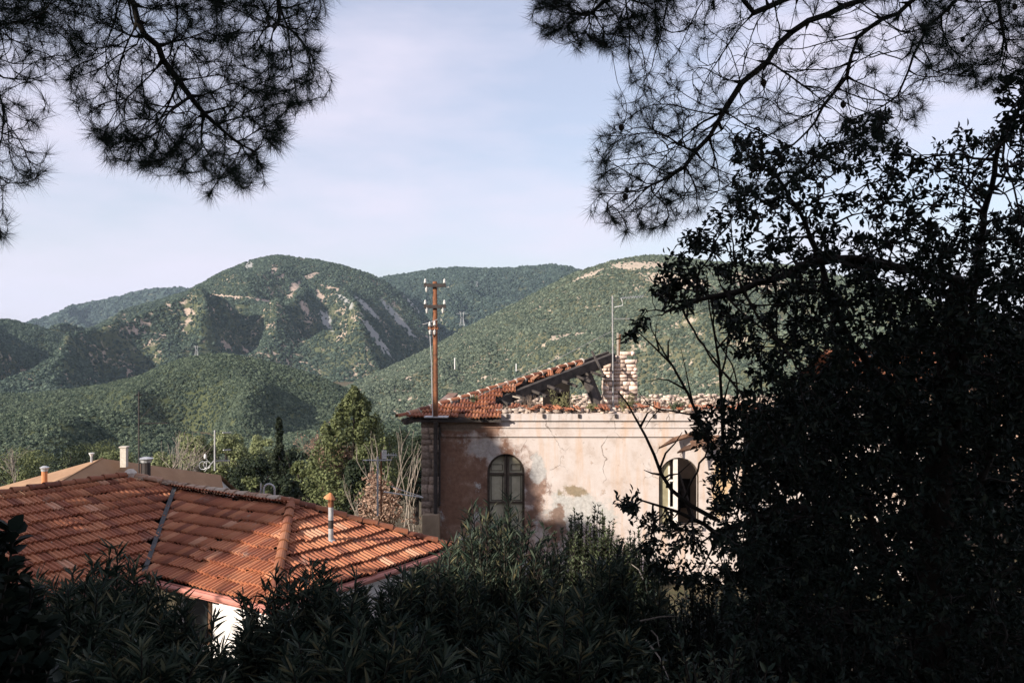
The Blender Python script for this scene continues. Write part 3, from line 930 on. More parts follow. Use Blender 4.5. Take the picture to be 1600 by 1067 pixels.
sd.box((WL + 0.2, (YR + TH + YB) / 2, (WT + WB) / 2), (0.4, YB - YR - TH - 0.01, WT - WB - 0.01))
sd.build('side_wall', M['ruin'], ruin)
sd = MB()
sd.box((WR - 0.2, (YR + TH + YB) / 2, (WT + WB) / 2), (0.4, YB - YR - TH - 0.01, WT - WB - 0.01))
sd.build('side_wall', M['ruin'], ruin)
bw = MB()
bw.box(((WL + WR) / 2, YB + 0.22, (WB - 2.55) / 2), (WR - WL, 0.44, -2.55 - WB))
back = bw.build('back_wall', M['mortar'], ruin)
# rubble of the broken wall heads
def rock_arrays(P0, S, rng):
    base = np.array([(-1, -1, -1), (1, -1, -1), (1, 1, -1), (-1, 1, -1), (-.8, -.8, 1), (.8, -.8, 1), (.8, .8, 1), (-.8, .8, 1)], float) * 0.5
    V = base[None] * (1 + rng.uniform(-0.22, 0.22, (len(P0), 8, 3)))
    a = rng.uniform(-0.35, 0.35, len(P0))
    c, s = np.cos(a), np.sin(a)
    V = V * S[:, None, :]
    X = V[..., 0] * c[:, None] - V[..., 1] * s[:, None]; Yv = V[..., 0] * s[:, None] + V[..., 1] * c[:, None]
    V = np.stack([X, Yv, V[..., 2]], -1) + P0[:, None, :]
    fq = np.array([(0, 3, 2, 1), (4, 5, 6, 7), (0, 1, 5, 4), (1, 2, 6, 5), (2, 3, 7, 6), (3, 0, 4, 7)])
    Fq = (np.arange(len(P0))[:, None, None] * 8 + fq[None]).reshape(-1, 4)
    return V.reshape(-1, 3), Fq


rg = np.random.default_rng(11)
n = 2600
p0 = np.stack([rg.uniform(WL + 0.3, WR - 0.3, n), YB - 0.02 + rg.uniform(-0.03, 0.02, n), rg.uniform(-3.6, -2.5, n)], -1)
p1 = np.stack([rg.uniform(WL + 0.3, WR - 0.3, 500), YB + rg.uniform(0.0, 0.4, 500), -2.5 + rg.uniform(-0.05, 0.10, 500) + 0.08 * np.sin(np.arange(500))], -1)
p0 = np.concatenate([p0, p1])
V, Fq = rock_arrays(p0, np.stack([rg.uniform(0.10, 0.26, len(p0)), rg.uniform(0.1, 0.2, len(p0)), rg.uniform(0.05, 0.13, len(p0))], -1), rg)
tag(mk('rubble', V, Fq, M['rubble'], back), kind='stuff')
n = 700
p0 = np.stack([rg.uniform(wx(765), WR - 0.2, n), YR + rg.uniform(0.0, 0.5, n), WT + rg.uniform(0.0, 0.09, n)], -1)
V, Fq = rock_arrays(p0, np.stack([rg.uniform(0.06, 0.22, n), rg.uniform(0.06, 0.2, n), rg.uniform(0.04, 0.13, n)], -1), rg)
tag(mk('rubble', V, Fq, M['rubble'], ruin), kind='stuff')

# inner partition, floor and collapsed ceiling seen through the open window and over the wall head
inn = MB()
inn.box((wx(1075), YR + 3.2, -5.35), (8.2, 0.2, 4.6))
inn.build('partition_wall', M['inner_plaster'], ruin)
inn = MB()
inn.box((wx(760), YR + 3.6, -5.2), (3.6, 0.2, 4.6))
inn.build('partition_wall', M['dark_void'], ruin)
fl = MB(); fl.box(((WL + WR) / 2, (YR + YB) / 2 + 0.2, -7.55), (WR - WL - 0.9, YB - YR - 0.6, 0.1)); fl.build('floor', M['inner_plaster'], ruin)
cl = MB(); cl.box(((WL + wx(985)) / 2, (YR + YB) / 2 + 0.2, -3.3), (wx(985) - WL - 0.9, YB - YR - 1.0, 0.12)); cl.build('attic_floor', M['timber'], ruin)

# hip roof: eave corner A, apex B
A = Vector((wx(624), YR - 0.45, wz(652))); B = P(951, 553, 33.4)
tp = (B.z - A.z) / (B.y - A.y)
fu = Vector((1, 0, 0)); fv = Vector((0, 1, tp)).normalized(); fn = fu.cross(fv)


def tile_mesh(name, mat, w=0.225, L=0.42, hump=0.034, lift=0.062, lip=0.05):
    """interlocking clay tile with two ribs; x across, y up the slope, z out of the roof"""
    prof = [(0.0, 0.2), (0.10, 1.0), (0.24, 1.0), (0.36, 0.0), (0.50, 0.15), (0.60, 1.0), (0.74, 1.0), (0.86, 0.0), (1.0, 0.2)]
    V = []; fs = []
    nP = len(prof)
    for (y, z0) in ((L, 0.0), (0.0, lift)):
        for (x, h) in prof: V.append(((x - 0.5) * w, y, z0 + h * hump))
    for (x, h) in prof: V.append(((x - 0.5) * w, 0.004, lift + h * hump - lip))
    for i in range(nP - 1):
        fs.append((nP + i, nP + i + 1, i + 1, i)); fs.append((2 * nP + i, 2 * nP + i + 1, nP + i + 1, nP + i))
    return mesh_data(name, V, fs, mat)


def ridge_tile_mesh(name, mat, r=0.11, L=0.42, n=7):
    V = []; fs = []
    for (y, rr, dz) in ((0, r, 0.02), (L, r * 0.84, 0.0)):
        for i in range(n + 1):
            a = math.pi * i / n
            V.append((rr * math.cos(a), y, dz + rr * 0.85 * math.sin(a)))
    for i in range(n):
        fs.append((i, i + 1, n + 2 + i, n + 1 + i))
    b0 = len(V)
    for i in range(n + 1):
        a = math.pi * i / n
        V.append((r * 0.8 * math.cos(a), 0.0, 0.02 + r * 0.62 * math.sin(a)))
    for i in range(n):
        fs.append((b0 + i, b0 + i + 1, i + 1, i))
    return mesh_data(name, V, fs, mat)


TILE = tile_mesh('tile', M['tile'])
UTILE = tile_mesh('tile', M['ruin_tile'])
RTILE = ridge_tile_mesh('ridge_tile', M['ridge_tile'])
ROWH = 0.365


def plane_mat(o, u, v, nn):
    m = Matrix.Identity(4)
    for i in range(3):
        m[i][0] = u[i]; m[i][1] = v[i]; m[i][2] = nn[i]; m[i][3] = o[i]
    return m


def tile_spots(org, u, v, poly, tw=0.225, rng=random, jit=0.006):
    """matrices of tiles filling polygon poly (u, v coordinates) of a roof plane"""
    nn = u.cross(v)
    us = [p[0] for p in poly]; vs = [p[1] for p in poly]; out = []
    r = 0; vv = min(vs)
    while vv < max(vs):
        uu = min(us) + tw / 2
        while uu < max(us):
            if in_poly(np.array([uu]), np.array([vv + 0.17]), poly)[0]:
                slip = -rng.uniform(0.02, 0.09) if rng.random() < 0.07 else 0.0
                o = org + u * (uu + rng.uniform(-jit, jit)) + v * (vv + rng.uniform(-jit, jit) * 2 + slip + 0.02 * math.sin(uu * 1.7 + r)) + nn * (rng.uniform(0.0, 0.016) + 0.012 * math.sin(uu * 0.9 + vv))
                t = rng.uniform(-0.03, 0.03)
                r = r + 0
                out.append(plane_mat(o, (u + v * t).normalized(), (v - u * t).normalized(), nn))
            uu += tw
        vv += ROWH
    return out


def join_mats(mesh, mats):
    co = np.array([v.co[:] for v in mesh.vertices]); fs = [list(p.vertices) for p in mesh.polygons]
    V = []; Fo = []
    for i, m in enumerate(mats):
        A_ = np.array(m)
        V.append(co @ A_[:3, :3].T + A_[:3, 3]); Fo.append(np.array(fs) + i * len(co))
    return np.concatenate(V), np.concatenate(Fo)


rroof = MB()
e0 = A + Vector((0.15, 0.05, -0.07)); lim = wx(800)
pz = lambda x, y: A.z + tp * (y - A.y) - 0.07
hy = lambda x: A.y + (x - A.x) / (B.x - A.x) * (B.y - A.y)
pa = [(A.x + 0.1, A.y + 0.12), (wx(783), A.y + 0.12), (wx(783), hy(wx(783)) - 1.6), (wx(770), hy(wx(770)) - 0.9), (wx(800), hy(wx(800)))]
rroof.quad(*[(x_, y_, pz(x_, y_)) for x_, y_ in pa])
rroof.quad(*[(x_, y_, pz(x_, y_) - 0.09) for x_, y_ in pa[::-1]])
for i in range(len(pa)):
    a_, b_ = pa[i], pa[(i + 1) % len(pa)]
    rroof.quad((a_[0], a_[1], pz(*a_)), (a_[0], a_[1], pz(*a_) - 0.09), (b_[0], b_[1], pz(*b_) - 0.09), (b_[0], b_[1], pz(*b_)))
ruroof = rroof.build('roof', M['timber'], ruin)
rr = random.Random(5)
hipU = (B - A)
def uv_of(x, y):
    return (x - A.x, (y - A.y) * math.sqrt(1 + tp * tp))
poly_t = [uv_of(A.x + 0.05, A.y), uv_of(wx(786), A.y), uv_of(wx(786), A.y + 0.8), uv_of(wx(772), A.y + 1.5), uv_of(wx(800), hy(wx(790)) - 0.55), uv_of(wx(812), hy(wx(812)) - 0.1)]
for m in tile_spots(A, fu, fv, poly_t, rng=rr, jit=0.018):
    if rr.random() < 0.05: continue
    inst('tile', UTILE, m, ruroof)
# broken strip of tiles left along the eave and below the hip
for i in range(95):
    x_ = rr.uniform(wx(790), wx(1290)); y_ = A.y + rr.uniform(0.25, 0.95)
    R = Matrix.Rotation(rr.uniform(-0.9, 0.9), 4, 'Z') @ Matrix.Rotation(rr.uniform(-0.2, 0.45), 4, 'X') @ Matrix.Rotation(rr.uniform(-0.3, 0.3), 4, 'Y')
    s_c = rr.uniform(0.5, 1.0)
    inst('tile', UTILE, Matrix.Translation((x_, y_, WT + 0.05 + rr.uniform(0, 0.09))) @ R @ Matrix.Scale(s_c, 4), ruin)
for t in np.linspace(0.46, 0.88, 26):
    c = A.lerp(B, t); 
    if rr.random() < 0.25: continue
    R = Matrix.Rotation(rr.uniform(-0.9, 0.9), 4, 'Z') @ Matrix.Rotation(0.3 + rr.uniform(-0.2, 0.45), 4, 'X')
    inst('tile', UTILE, Matrix.Translation(c + Vector((rr.uniform(-.05, .1), -rr.uniform(0.15, 0.45), -0.1 - rr.uniform(0, 0.1)))) @ R @ Matrix.Scale(0.8, 4), ruroof)
# hip ridge tiles, with mortar collars
hd = (B - A).normalized(); hx_ = hd.cross(Vector((0, 0, 1))).normalized(); hz_ = hx_.cross(hd)
Lh = (B - A).length; q = 0.0
while q < Lh * 0.83:
    o_ = A + hd * q + hz_ * 0.03 + Vector((0, 0, rr.uniform(-0.012, 0.012)))
    inst('ridge_tile', RTILE, plane_mat(o_, hx_, hd, hz_), ruroof)
    mort = MB(); mort.tube([o_ + hd * 0.385, o_ + hd * (0.42 + rr.uniform(0, .03))], 0.11 + rr.uniform(0, .008), 9); mort.build('mortar_joint', M['mortar'], ruroof)
    q += 0.40
# the far hip side keeps the tiles' back support
sup = MB(); sup.beam(A + Vector((0.2, 0.1, -0.12)), B + Vector((-0.2, 0, -0.12)), 0.16, 0.16); sup.build('hip_rafter', M['timber'], ruroof)
bk = MB()   # far left roof slope, seen only from other sides
C2 = Vector((A.x, YB + 0.3, A.z))
bk.quad(A + Vector((0, 0.05, -0.05)), B + Vector((-0.3, 0, -0.08)), C2 + Vector((0, 0, -0.05)))
pass

m = MB(); m.beam(A.lerp(B, 0.36) + Vector((0.05, 0.1, -0.26)), A.lerp(B, 0.96) + Vector((0, 0.1, -0.26)), 0.1, 0.42); m.build('dark_opening_strip', M['timber'], ruroof)  # dark plank added under the hip to stand in for the dark opening
# timbers of the collapsed roof
def beam(name, a, b, w, h, mat, par=ruin):
    m = MB(); m.beam(a, b, w, h); return m.build(name, M[mat], par)
beam('rafter', P(762, 634, 29.2), P(958, 558, 32.9), 0.24, 0.30, 'timber')
beam('rafter', P(800, 606, 30.6), P(950, 552, 33.3), 0.14, 0.14, 'timber')
beam('rafter', P(838, 585, 31.4), P(952, 553, 33.5), 0.12, 0.10, 'pale_timber')
beam('rafter', P(812, 632, 31.0), P(880, 590, 33.4), 0.16, 0.16, 'timber')
beam('rafter', P(786, 632, 31.5), P(842, 600, 33.0), 0.16, 0.14, 'timber')
for i in range(7):
    t = 0.40 + i * 0.075
    c = A.lerp(B, t)
    beam('purlin', c + Vector((-0.1, -0.05, -0.2)), c + Vector((0.75, -1.0, -0.50)), 0.09, 0.08, 'timber')
strut = MB(); strut.tube([P(903, 584, 32.2), P(914, 592, 32.0), P(924, 610, 31.7), P(934, 637, 31.4)], [0.14, 0.17, 0.17, 0.15], 6)
strut.build('strut', M['timber'], ruin)
beam('strut', P(918, 582, 32.6), P(936, 626, 32.3), 0.26, 0.16, 'timber')
beam('strut', P(820, 600, 31.5), P(822, 634, 31.3), 0.14, 0.14, 'timber')
beam('lath', P(789, 616, 29.8), P(826, 625, 29.6), 0.05, 0.05, 'pale_timber')
beam('lath', P(792, 617, 30.2), P(806, 632, 30.0), 0.05, 0.05, 'pale_timber')
beam('lath', P(925, 549, 32.0), P(944, 588, 31.0), 0.06, 0.06, 'timber')
beam('lath', P(965, 520, 33.0), P(965, 560, 33.0), 0.06, 0.06, 'pale_timber')
beam('lath', P(969, 522, 33.2), P(966, 558, 33.2), 0.09, 0.07, 'brown_board')
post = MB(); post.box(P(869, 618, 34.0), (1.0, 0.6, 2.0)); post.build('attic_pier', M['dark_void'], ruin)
# rubble heap in the attic
n = 260
p0 = np.stack([rg.uniform(wx(790), wx(1200), n), rg.uniform(29.5, 36, n), -3.0 + rg.uniform(-0.25, 0.25, n)], -1)
V, Fq = rock_arrays(p0, np.stack([rg.uniform(0.2, 0.7, n), rg.uniform(0.2, 0.6, n), rg.uniform(0.15, 0.4, n)], -1), rg)
tag(mk('debris', V, Fq, M['rubble'], ruin), kind='stuff')

# broken brick chimney, block by block
YC = 33.0; kc = YC / F
chim = MB()
cx0, cx1 = (943 - 800) * kc, (996 - 800) * kc
zc = lambda py: (533.5 - py) * kc
chim.box(((cx0 + cx1) / 2 - 0.02, YC + 0.36, (zc(575) + zc(665)) / 2), (cx1 - cx0 - 0.10, 0.66, zc(575) - zc(665)))
chimney = chim.build('chimney', M['mortar'], ruin)
BR = []
for q in range(4):
    V, Fq = rock_arrays(np.zeros((1, 3)), np.array([[1.0, 1.0, 1.0]]), np.random.default_rng(q + 40)); V = np.sign(V) * 0.5 * 0.88 + V * 0.12
    BR.append(mesh_data('brick', V, Fq, M['brick']))
rowh = 0.148; z_ = zc(662); row = 0
while z_ < zc(551):
    left = cx0 + (0 if z_ < zc(566) else (0.52 if z_ < zc(560) else 0.56)) ; right = cx1 - (0.0 if z_ < zc(566) else 0.10)
    x_ = left - (0.16 if row % 2 else 0.0)
    while x_ < right - 0.05:
        bw_ = rr.uniform(0.17, 0.40); xa = max(x_, left); xb = min(x_ + bw_, right)
        if xb - xa > 0.08 and not (z_ > zc(567) and rr.random() < 0.38):
            for (yy_, dp) in ((YC + 0.08, 0.2), (YC + 0.62, 0.2)):
                if dp and yy_ > YC + 0.5 and rr.random() < 0.4: continue
                m = Matrix.Translation(((xa + xb) / 2, yy_ + rr.uniform(-0.03, 0.03), z_ + rowh / 2)) @ Matrix.Diagonal((xb - xa - 0.006, dp, rowh - 0.008, 1))
                inst('brick', BR[rr.randrange(4)], m, chimney)
        x_ += bw_
    z_ += rowh; row += 1; rowh = rr.uniform(0.11, 0.19)

# corner pier in rough stone, left of the front
pier = MB(); pier.box((wx(674), YR - 0.04, (wz(655) + wz(805)) / 2), (wx(688) - wx(660) - 0.06, 0.16, wz(655) - wz(805)))
pier_o = pier.build('corner_pier', M['pier_stone'], ruin)
STN = []
for q in range(4):
    V, Fq = rock_arrays(np.zeros((1, 3)), np.array([[1.0, 1.0, 1.0]]), np.random.default_rng(q + 60)); V = np.sign(V) * 0.5 * 0.82 + V * 0.18
    STN.append(mesh_data('stone', V, Fq, M['pier_stone']))
z_ = wz(803)
while z_ < wz(658):
    h_ = rr.uniform(0.16, 0.28); split = wx(rr.uniform(667, 676))
    for xa, xb in ((wx(659), split), (split, wx(687))):
        m = Matrix.Translation(((xa + xb) / 2, YR - 0.12 + rr.uniform(-0.03, 0.03), z_ + h_ / 2)) @ Matrix.Diagonal((xb - xa - 0.008, 0.12, h_ - 0.008, 1))
        inst('stone', STN[rr.randrange(4)], m, pier_o)
    z_ += h_
pb = MB(); pb.box((wx(675), YR - 0.25, (wz(800) + wz(850)) / 2), (0.52, 0.46, wz(800) - wz(850))); pb.build('pier_base', M['inner_plaster'], ruin)

# windows
def arch_frame(name, cx, w, zs, zb, y, t, d, mat, par):
    m = MB(); o_ = [(cx + w / 2, zb)] + arch_pts(cx, w, zs) + [(cx - w / 2, zb)]
    i_ = [(cx + w / 2 - t, zb + t)] + [(cx + (x - cx) * (1 - 2 * t / w), zs + (z - zs) * (1 - 2 * t / w)) for x, z in arch_pts(cx, w, zs)] + [(cx - w / 2 + t, zb + t)]
    for a in range(len(o_)):
        b = (a + 1) % len(o_)
        m.quad((o_[a][0], y, o_[a][1]), (i_[a][0], y, i_[a][1]), (i_[b][0], y, i_[b][1]), (o_[b][0], y, o_[b][1]))
        m.quad((i_[a][0], y, i_[a][1]), (i_[a][0], y + d, i_[a][1]), (i_[b][0], y + d, i_[b][1]), (i_[b][0], y, i_[b][1]))
    return m.build(name, M[mat], par)


glass = NB('old_glass')
glass.base((0.03, 0.035, 0.035)); M['glass'] = glass.fin(0.12, 0.6)


def arch_panel(m, cx, w, zs, zb, y, x0, x1, inset=0.0):
    """panel clipped by the arch between x0 and x1"""
    xs_ = np.linspace(x0, x1, 8)
    top = [zs + math.sqrt(max(0, (w / 2 - inset) ** 2 - (x - cx) ** 2)) for x in xs_]
    for i in range(7):
        m.quad((xs_[i], y, zb), (xs_[i + 1], y, zb), (xs_[i + 1], y, top[i + 1]), (xs_[i], y, top[i]))


# left window: closed inner shutters behind old brown sashes
cx, w, zs, zb = WIN[0]
fr = arch_frame('window', cx, w - 0.01, zs, zb + 0.01, YR + 0.16, 0.07, 0.07, 'window_paint', ruin)
m = MB(); m.box((cx - 0.02, YR + 0.17, (zs + w / 2 - 0.05 + zb) / 2), (0.07, 0.08, zs + w / 2 - 0.08 - zb)); m.box((cx + 0.075, YR + 0.18, (zs + w / 2 - 0.06 + zb) / 2), (0.07, 0.06, zs + w / 2 - 0.1 - zb)); m.build('mullion', M['window_paint'], fr)
for sx in (-1, 1):
    m = MB()
    xa, xb = (cx - w / 2 + 0.07, cx - 0.06) if sx < 0 else (cx + 0.115, cx + w / 2 - 0.07)
    for zz in (zs - 0.06, zs - 0.96):
        m.box(((xa + xb) / 2, YR + 0.185, zz), (xb - xa, 0.05, 0.055))
    m.build('glazing_bar', M['window_paint'], fr)
    m = MB(); arch_panel(m, cx, w, zs, zb, YR + 0.23, xa - 0.02, xb + 0.02, 0.06); m.build('shutter', M['shutter'], fr)
    m = MB()
    for zz0, zz1 in ((zs - 0.90, zs - 0.13), (zs + 0.03, zs + 0.22)):
        for za in (zz0, zz1): m.box(((xa + xb) / 2, YR + 0.222, za), (xb - xa - 0.1, 0.012, 0.02))
        for xx_ in (xa + 0.05, xb - 0.05): m.box((xx_, YR + 0.222, (zz0 + zz1) / 2), (0.02, 0.012, zz1 - zz0 - 0.021))
    m.build('shutter_moulding', M['window_paint'], fr)
# right window: white left sash with pale shutter behind, right sash gone
cx, w, zs, zb = WIN[1]
fr = arch_frame('window', cx, w - 0.01, zs, zb + 0.01, YR + 0.08, 0.04, 0.05, 'window_paint', ruin)
m = MB(); m.box((cx - 0.10, YR + 0.08, (zs + 0.57 + zb) / 2), (0.13, 0.09, zs + 0.57 - zb)); m.build('mullion', M['white_paint'], fr)
m = MB()
for zz in (zs - 0.10, zs - 0.95): m.box((cx - 0.325, YR + 0.075, zz), (0.30, 0.05, 0.06))
m.box((cx - 0.30, YR + 0.085, (zs + 0.35 + zb) / 2), (0.05, 0.04, zs + 0.35 - zb)); m.build('glazing_bar', M['white_paint'], fr)
m = MB(); arch_panel(m, cx, w, zs, zb, YR + 0.115, cx - w / 2 + 0.01, cx - 0.28, 0.05); m.build('shutter', M['old_shutter'], fr)
m = MB(); m.beam((cx + 0.05, YR + 2.2, zs + 0.7), (cx + 0.75, YR + 1.6, zb - 0.1), 0.12, 0.14); m.build('fallen_beam', M['timber'], ruin)
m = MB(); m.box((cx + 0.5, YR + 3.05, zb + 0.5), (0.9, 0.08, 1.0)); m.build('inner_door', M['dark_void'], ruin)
m = MB(); m.box((cx, YR - 0.06, zb - 0.05), (w + 0.12, 0.14, 0.09)); m.build('window_sill', M['ruin'], ruin)
cx, w, zs, zb = WIN[2]
fr = arch_frame('window', cx, w - 0.01, zs, zb + 0.01, YR + 0.2, 0.06, 0.06, 'window_paint', ruin)
m = MB(); arch_panel(m, cx, w, zs, zb, YR + 0.26, cx - w / 2 + 0.01, cx + w / 2 - 0.01, 0.05); m.build('shutter', M['shutter'], fr)
# broken canopy boards over the right window
def board(pts, th, mat):
    m = MB(); n_ = len(pts); q0 = [Vector(p) for p in pts]; dn = Vector((0.01, 0.03, -th))
    m.add(q0 + [p + dn for p in q0], [tuple(range(n_)), tuple(range(2 * n_ - 1, n_ - 1, -1))] + [(i, n_ + i, n_ + (i + 1) % n_, (i + 1) % n_) for i in range(n_)])
    return m.build('canopy_board', M[mat], ruin)
board([P(1029, 699, 27.2), P(1056, 688, 27.7), P(1098, 674, 27.95), P(1084, 674, 27.97), P(1052, 683, 27.8)], 0.05, 'brown_board')
board([P(1058, 706, 27.0), P(1078, 701, 27.3), P(1118, 690, 27.5), P(1124, 679, 27.95), P(1096, 682, 27.96), P(1078, 689, 27.6), P(1080, 693, 27.5), P(1068, 698, 27.2)], 0.05, 'brown_board')
# lower ledge
m = MB(); m.box(((wx(940) + WR) / 2, YR - 0.12, wz(893)), (WR - wx(940), 0.24, 0.1)); m.build('ledge', M['ruin'], ruin)
# drip hooks on the top moulding
for px_ in (793, 849, 904, 961, 1020):
    m = MB(); m.box((wx(px_), YR - 0.19, wz(649)), (0.07, 0.06, 0.12)); m.build('gutter_bracket', M['dark_steel'], ruin)


# weeds growing on the wall head
def weed(px, py, Y, h, n, label, mat='weed', spread=0.5, dry=False):
    rng = np.random.default_rng(int(px * 3 + py))
    b = np.array(P(px, py, Y)); t = thing('weed', tuple(b), label, 'plant')
    d = unit(np.stack([rng.normal(0, spread, n), rng.normal(0, spread, n), np.ones(n)], -1)); L = h * rng.uniform(0.5, 1.0, n)
    p0 = b + np.stack([rng.normal(0, h * .18, n), rng.normal(0, h * .18, n), np.zeros(n)], -1)
    V, Fq = seg_tubes(p0, p0 + d * L[:, None], np.full(n, 0.008), np.full(n, 0.004), 3)
    mk('stem', V, Fq, M['brown_twig'] if dry else M[mat], t)
    if not dry:
        r = 10; ff = rng.uniform(0.3, 1, (n, r)); pos = (p0[:, None] + d[:, None] * (L[:, None] * ff)[..., None]).reshape(-1, 3)
        dd = unit(np.repeat(d, r, 0) * 0.5 + rng.normal(0, 0.7, (n * r, 3)))
        V, Fq = leaf_arrays(pos, dd, unit(rng.normal(size=dd.shape)), rng.uniform(0.06, 0.13, n * r), rng.uniform(0.02, 0.035, n * r))
        mk('foliage', V, Fq, M[mat], t)
    return t


weed(876, 640, 28.3, 0.72, 18, 'tall grey green weed growing on the ruin wall head before the dark pier')
weed(828, 640, 28.4, 0.5, 40, 'dry upright brown stalks on the ruin wall head', dry=True, spread=0.18)
weed(980, 642, 28.3, 0.6, 22, 'small green weed at the foot of the brick chimney')
weed(738, 634, 28.9, 0.35, 22, 'low mossy weed on the surviving ruin tiles', mat='small_leaf')
weed(1058, 644, 28.2, 0.4, 20, 'little green weed on the wall head right of the chimney', mat='small_leaf')
weed(925, 644, 28.1, 0.3, 16, 'tiny weed among broken tiles below the leaning strut')

# roof mast with aerial on the ruin, guy wire
mast = thing('antenna_mast', tuple(P(958, 637, 32.0)), 'thin pale aerial mast beside the ruined brick chimney', 'antenna')
m = MB(); m.tube([P(958, 640, 32.0), P(957, 462, 32.0)], 0.027, 8); m.build('mast', M['aerial_metal'], mast)
m = MB(); m.tube([P(960, 480, 32), P(966, 479, 32), P(973, 477, 32), P(972, 470, 32), P(970, 466, 32)], 0.012, 5); m.build('cable', M['white_metal'], mast)
m = MB(); m.tube([P(970, 466, 32.0), P(1005, 463, 32.3)], 0.012, 5)
for i in range(9):
    c = P(972 + i * 4, 465.7 - i * 0.3, 32.0 + 0.03 * i); m.tube([c + Vector((-.05, -0.1, -0.06)), c + Vector((.05, 0.1, 0.06))], 0.007, 4)
m.build('yagi_array', M['grey_metal'], mast)
m = MB(); m.tube([P(957, 498, 32.0), P(984, 498, 32.0)], 0.013, 6); m.build('arm', M['aerial_metal'], mast)
gw = MB(); gw.tube([P(955, 518, 32.0), P(880, 556, 31.0), P(800, 594, 30.0), P(715, 634, 28.6)], 0.009, 4)
tag(gw.build('guy_wire', M['aerial_metal']), 'pale guy wire running from the aerial mast down along the ruin roof', 'wire')

# ------------------------------------------------------------------ utility pole
YP = 27.15; kp = YP / F
pole = thing('utility_pole', tuple(P(681, 652, YP)), 'rusty utility pole with two crossarms at the ruin corner', 'utility pole')
m = MB(); m.tube([P(680.7, 653, YP), P(680.5, 640, YP), P(679.5, 440, YP)], [0.082, 0.08, 0.066], 14); m.build('pole', M['rust'], pole, True)
INS = MB(); INS.lathe((0, 0, 0), [(0.02, 0), (0.02, 0.06), (0.07, 0.065), (0.075, 0.10), (0.05, 0.12), (0.06, 0.15), (0.045, 0.20), (0.02, 0.23)], 10)
INS.v = [(a * 0.62, b * 0.62, c * 0.8) for a, b, c in INS.v]
ins_me = mesh_data('insulator', INS.v, INS.f, M['porcelain'], True)
for (py_, arms, downs) in ((446, (664.5, 694.5), (666.5,)), (479, (664.5, 694.5), (667, 692))):
    m = MB(); m.box(P(679.5, py_, YP - 0.10), (34 * kp, 0.10, 0.10)); xa = m.build('crossarm', M['dark_steel'], pole)
    for px_ in arms: inst('insulator', ins_me, Matrix.Translation(P(px_, py_ - 1, YP - 0.10)), xa)
    for px_ in downs: inst('insulator', ins_me, Matrix.Translation(P(px_, py_ + 1.5, YP - 0.16)) @ Matrix.Rotation(math.pi, 4, 'X'), xa)
m = MB(); m.box(P(677, 513, YP), (0.30, 0.24, 0.09)); br = m.build('bracket', M['rust'], pole)
for px_, py_ in ((671.5, 512), (679, 511)): inst('insulator', ins_me, Matrix.Translation(P(px_, py_, YP - 0.16)), br)
for px_, py_ in ((672, 514), (679, 514)): inst('insulator', ins_me, Matrix.Translation(P(px_, py_, YP - 0.16)) @ Matrix.Rotation(math.pi, 4, 'X'), br)
m = MB(); m.tube([P(672, 525, YP - .1), P(674, 560, YP - .1), P(676, 650, YP - .1)], 0.014, 5); m.tube([P(660, 507, YP - .1), P(672, 504, YP - .12), P(684, 499, YP - .1)], 0.012, 5)
m.build('cable', M['grey_metal'], pole)
m = MB(); m.box(P(682, 651, YP), (0.72, 0.42, 0.03)); m.build('flashing_plate', M['grey_metal'], pole)
dp = thing('shaded_lower_pole', tuple(P(686, 800, YR - .1)), 'dark pipe down the ruin wall, standing for the shaded lower part of the rusty pole', 'shaded_lower_pole')
m = MB(); m.tube([P(680.5, 655, 27.72), P(680.5, 802, 27.72)], 0.062, 10); m.tube([P(687, 664, 27.8), P(687, 790, 27.8)], 0.03, 8); m.build('pipe', M['dark_steel'], dp)  # dark steel colour stands in for shade on the lower pole

# ------------------------------------------------------------------ tiled house at the lower left
d1 = Vector((0.839, -0.545, 0)); d2 = Vector((0.545, 0.839, 0)); UP = Vector((0, 0, 1))
H = P(455, 788, 20.0); a_ = 2.85; t_ = 0.40; kx = 0.897
ZE = H.z - t_ * a_
Cc = H + d1 * a_ * kx - d2 * a_ - UP * (t_ * a_)
a2_ = a_ * 0.88                                          # the far half of the roof is a little narrower
Dd = H + d1 * a_ * kx + d2 * a2_ - UP * (t_ * a_)
Vv_ = H - d1 * 4.05                                     # top of the valley
b_w = 0.75
E = Vv_ - (d1 + d2) * b_w + UP * (t_ * b_w)             # far end of the wing ridge
we = (E.z - ZE) / t_                                    # wing run from ridge to eave
VE = Vv_ + (d1 - d2) * a_ - UP * (t_ * a_)              # foot of the valley
WLEN = 9.0
E2 = E - d2 * WLEN                                      # near end of the wing ridge, out of frame
house = thing('tiled_house', (Cc.x - 1.5, Cc.y + 1.5, -7.6), 'low white house under red clay tiled hip roofs', 'house')

mid_u, mid_v = d1.copy(), (d2 + UP * t_).normalized()
hip_run = a_ * kx
hip_t = (H.z - ZE) / hip_run
hip_u, hip_v = d2.copy(), (-d1 + UP * hip_t).normalized()
win_u, win_v = d2.copy(), (-d1 + UP * t_).normalized()


def uvp(p, o, u, v): 
    r = p - o
    return (r.dot(u), r.dot(v))


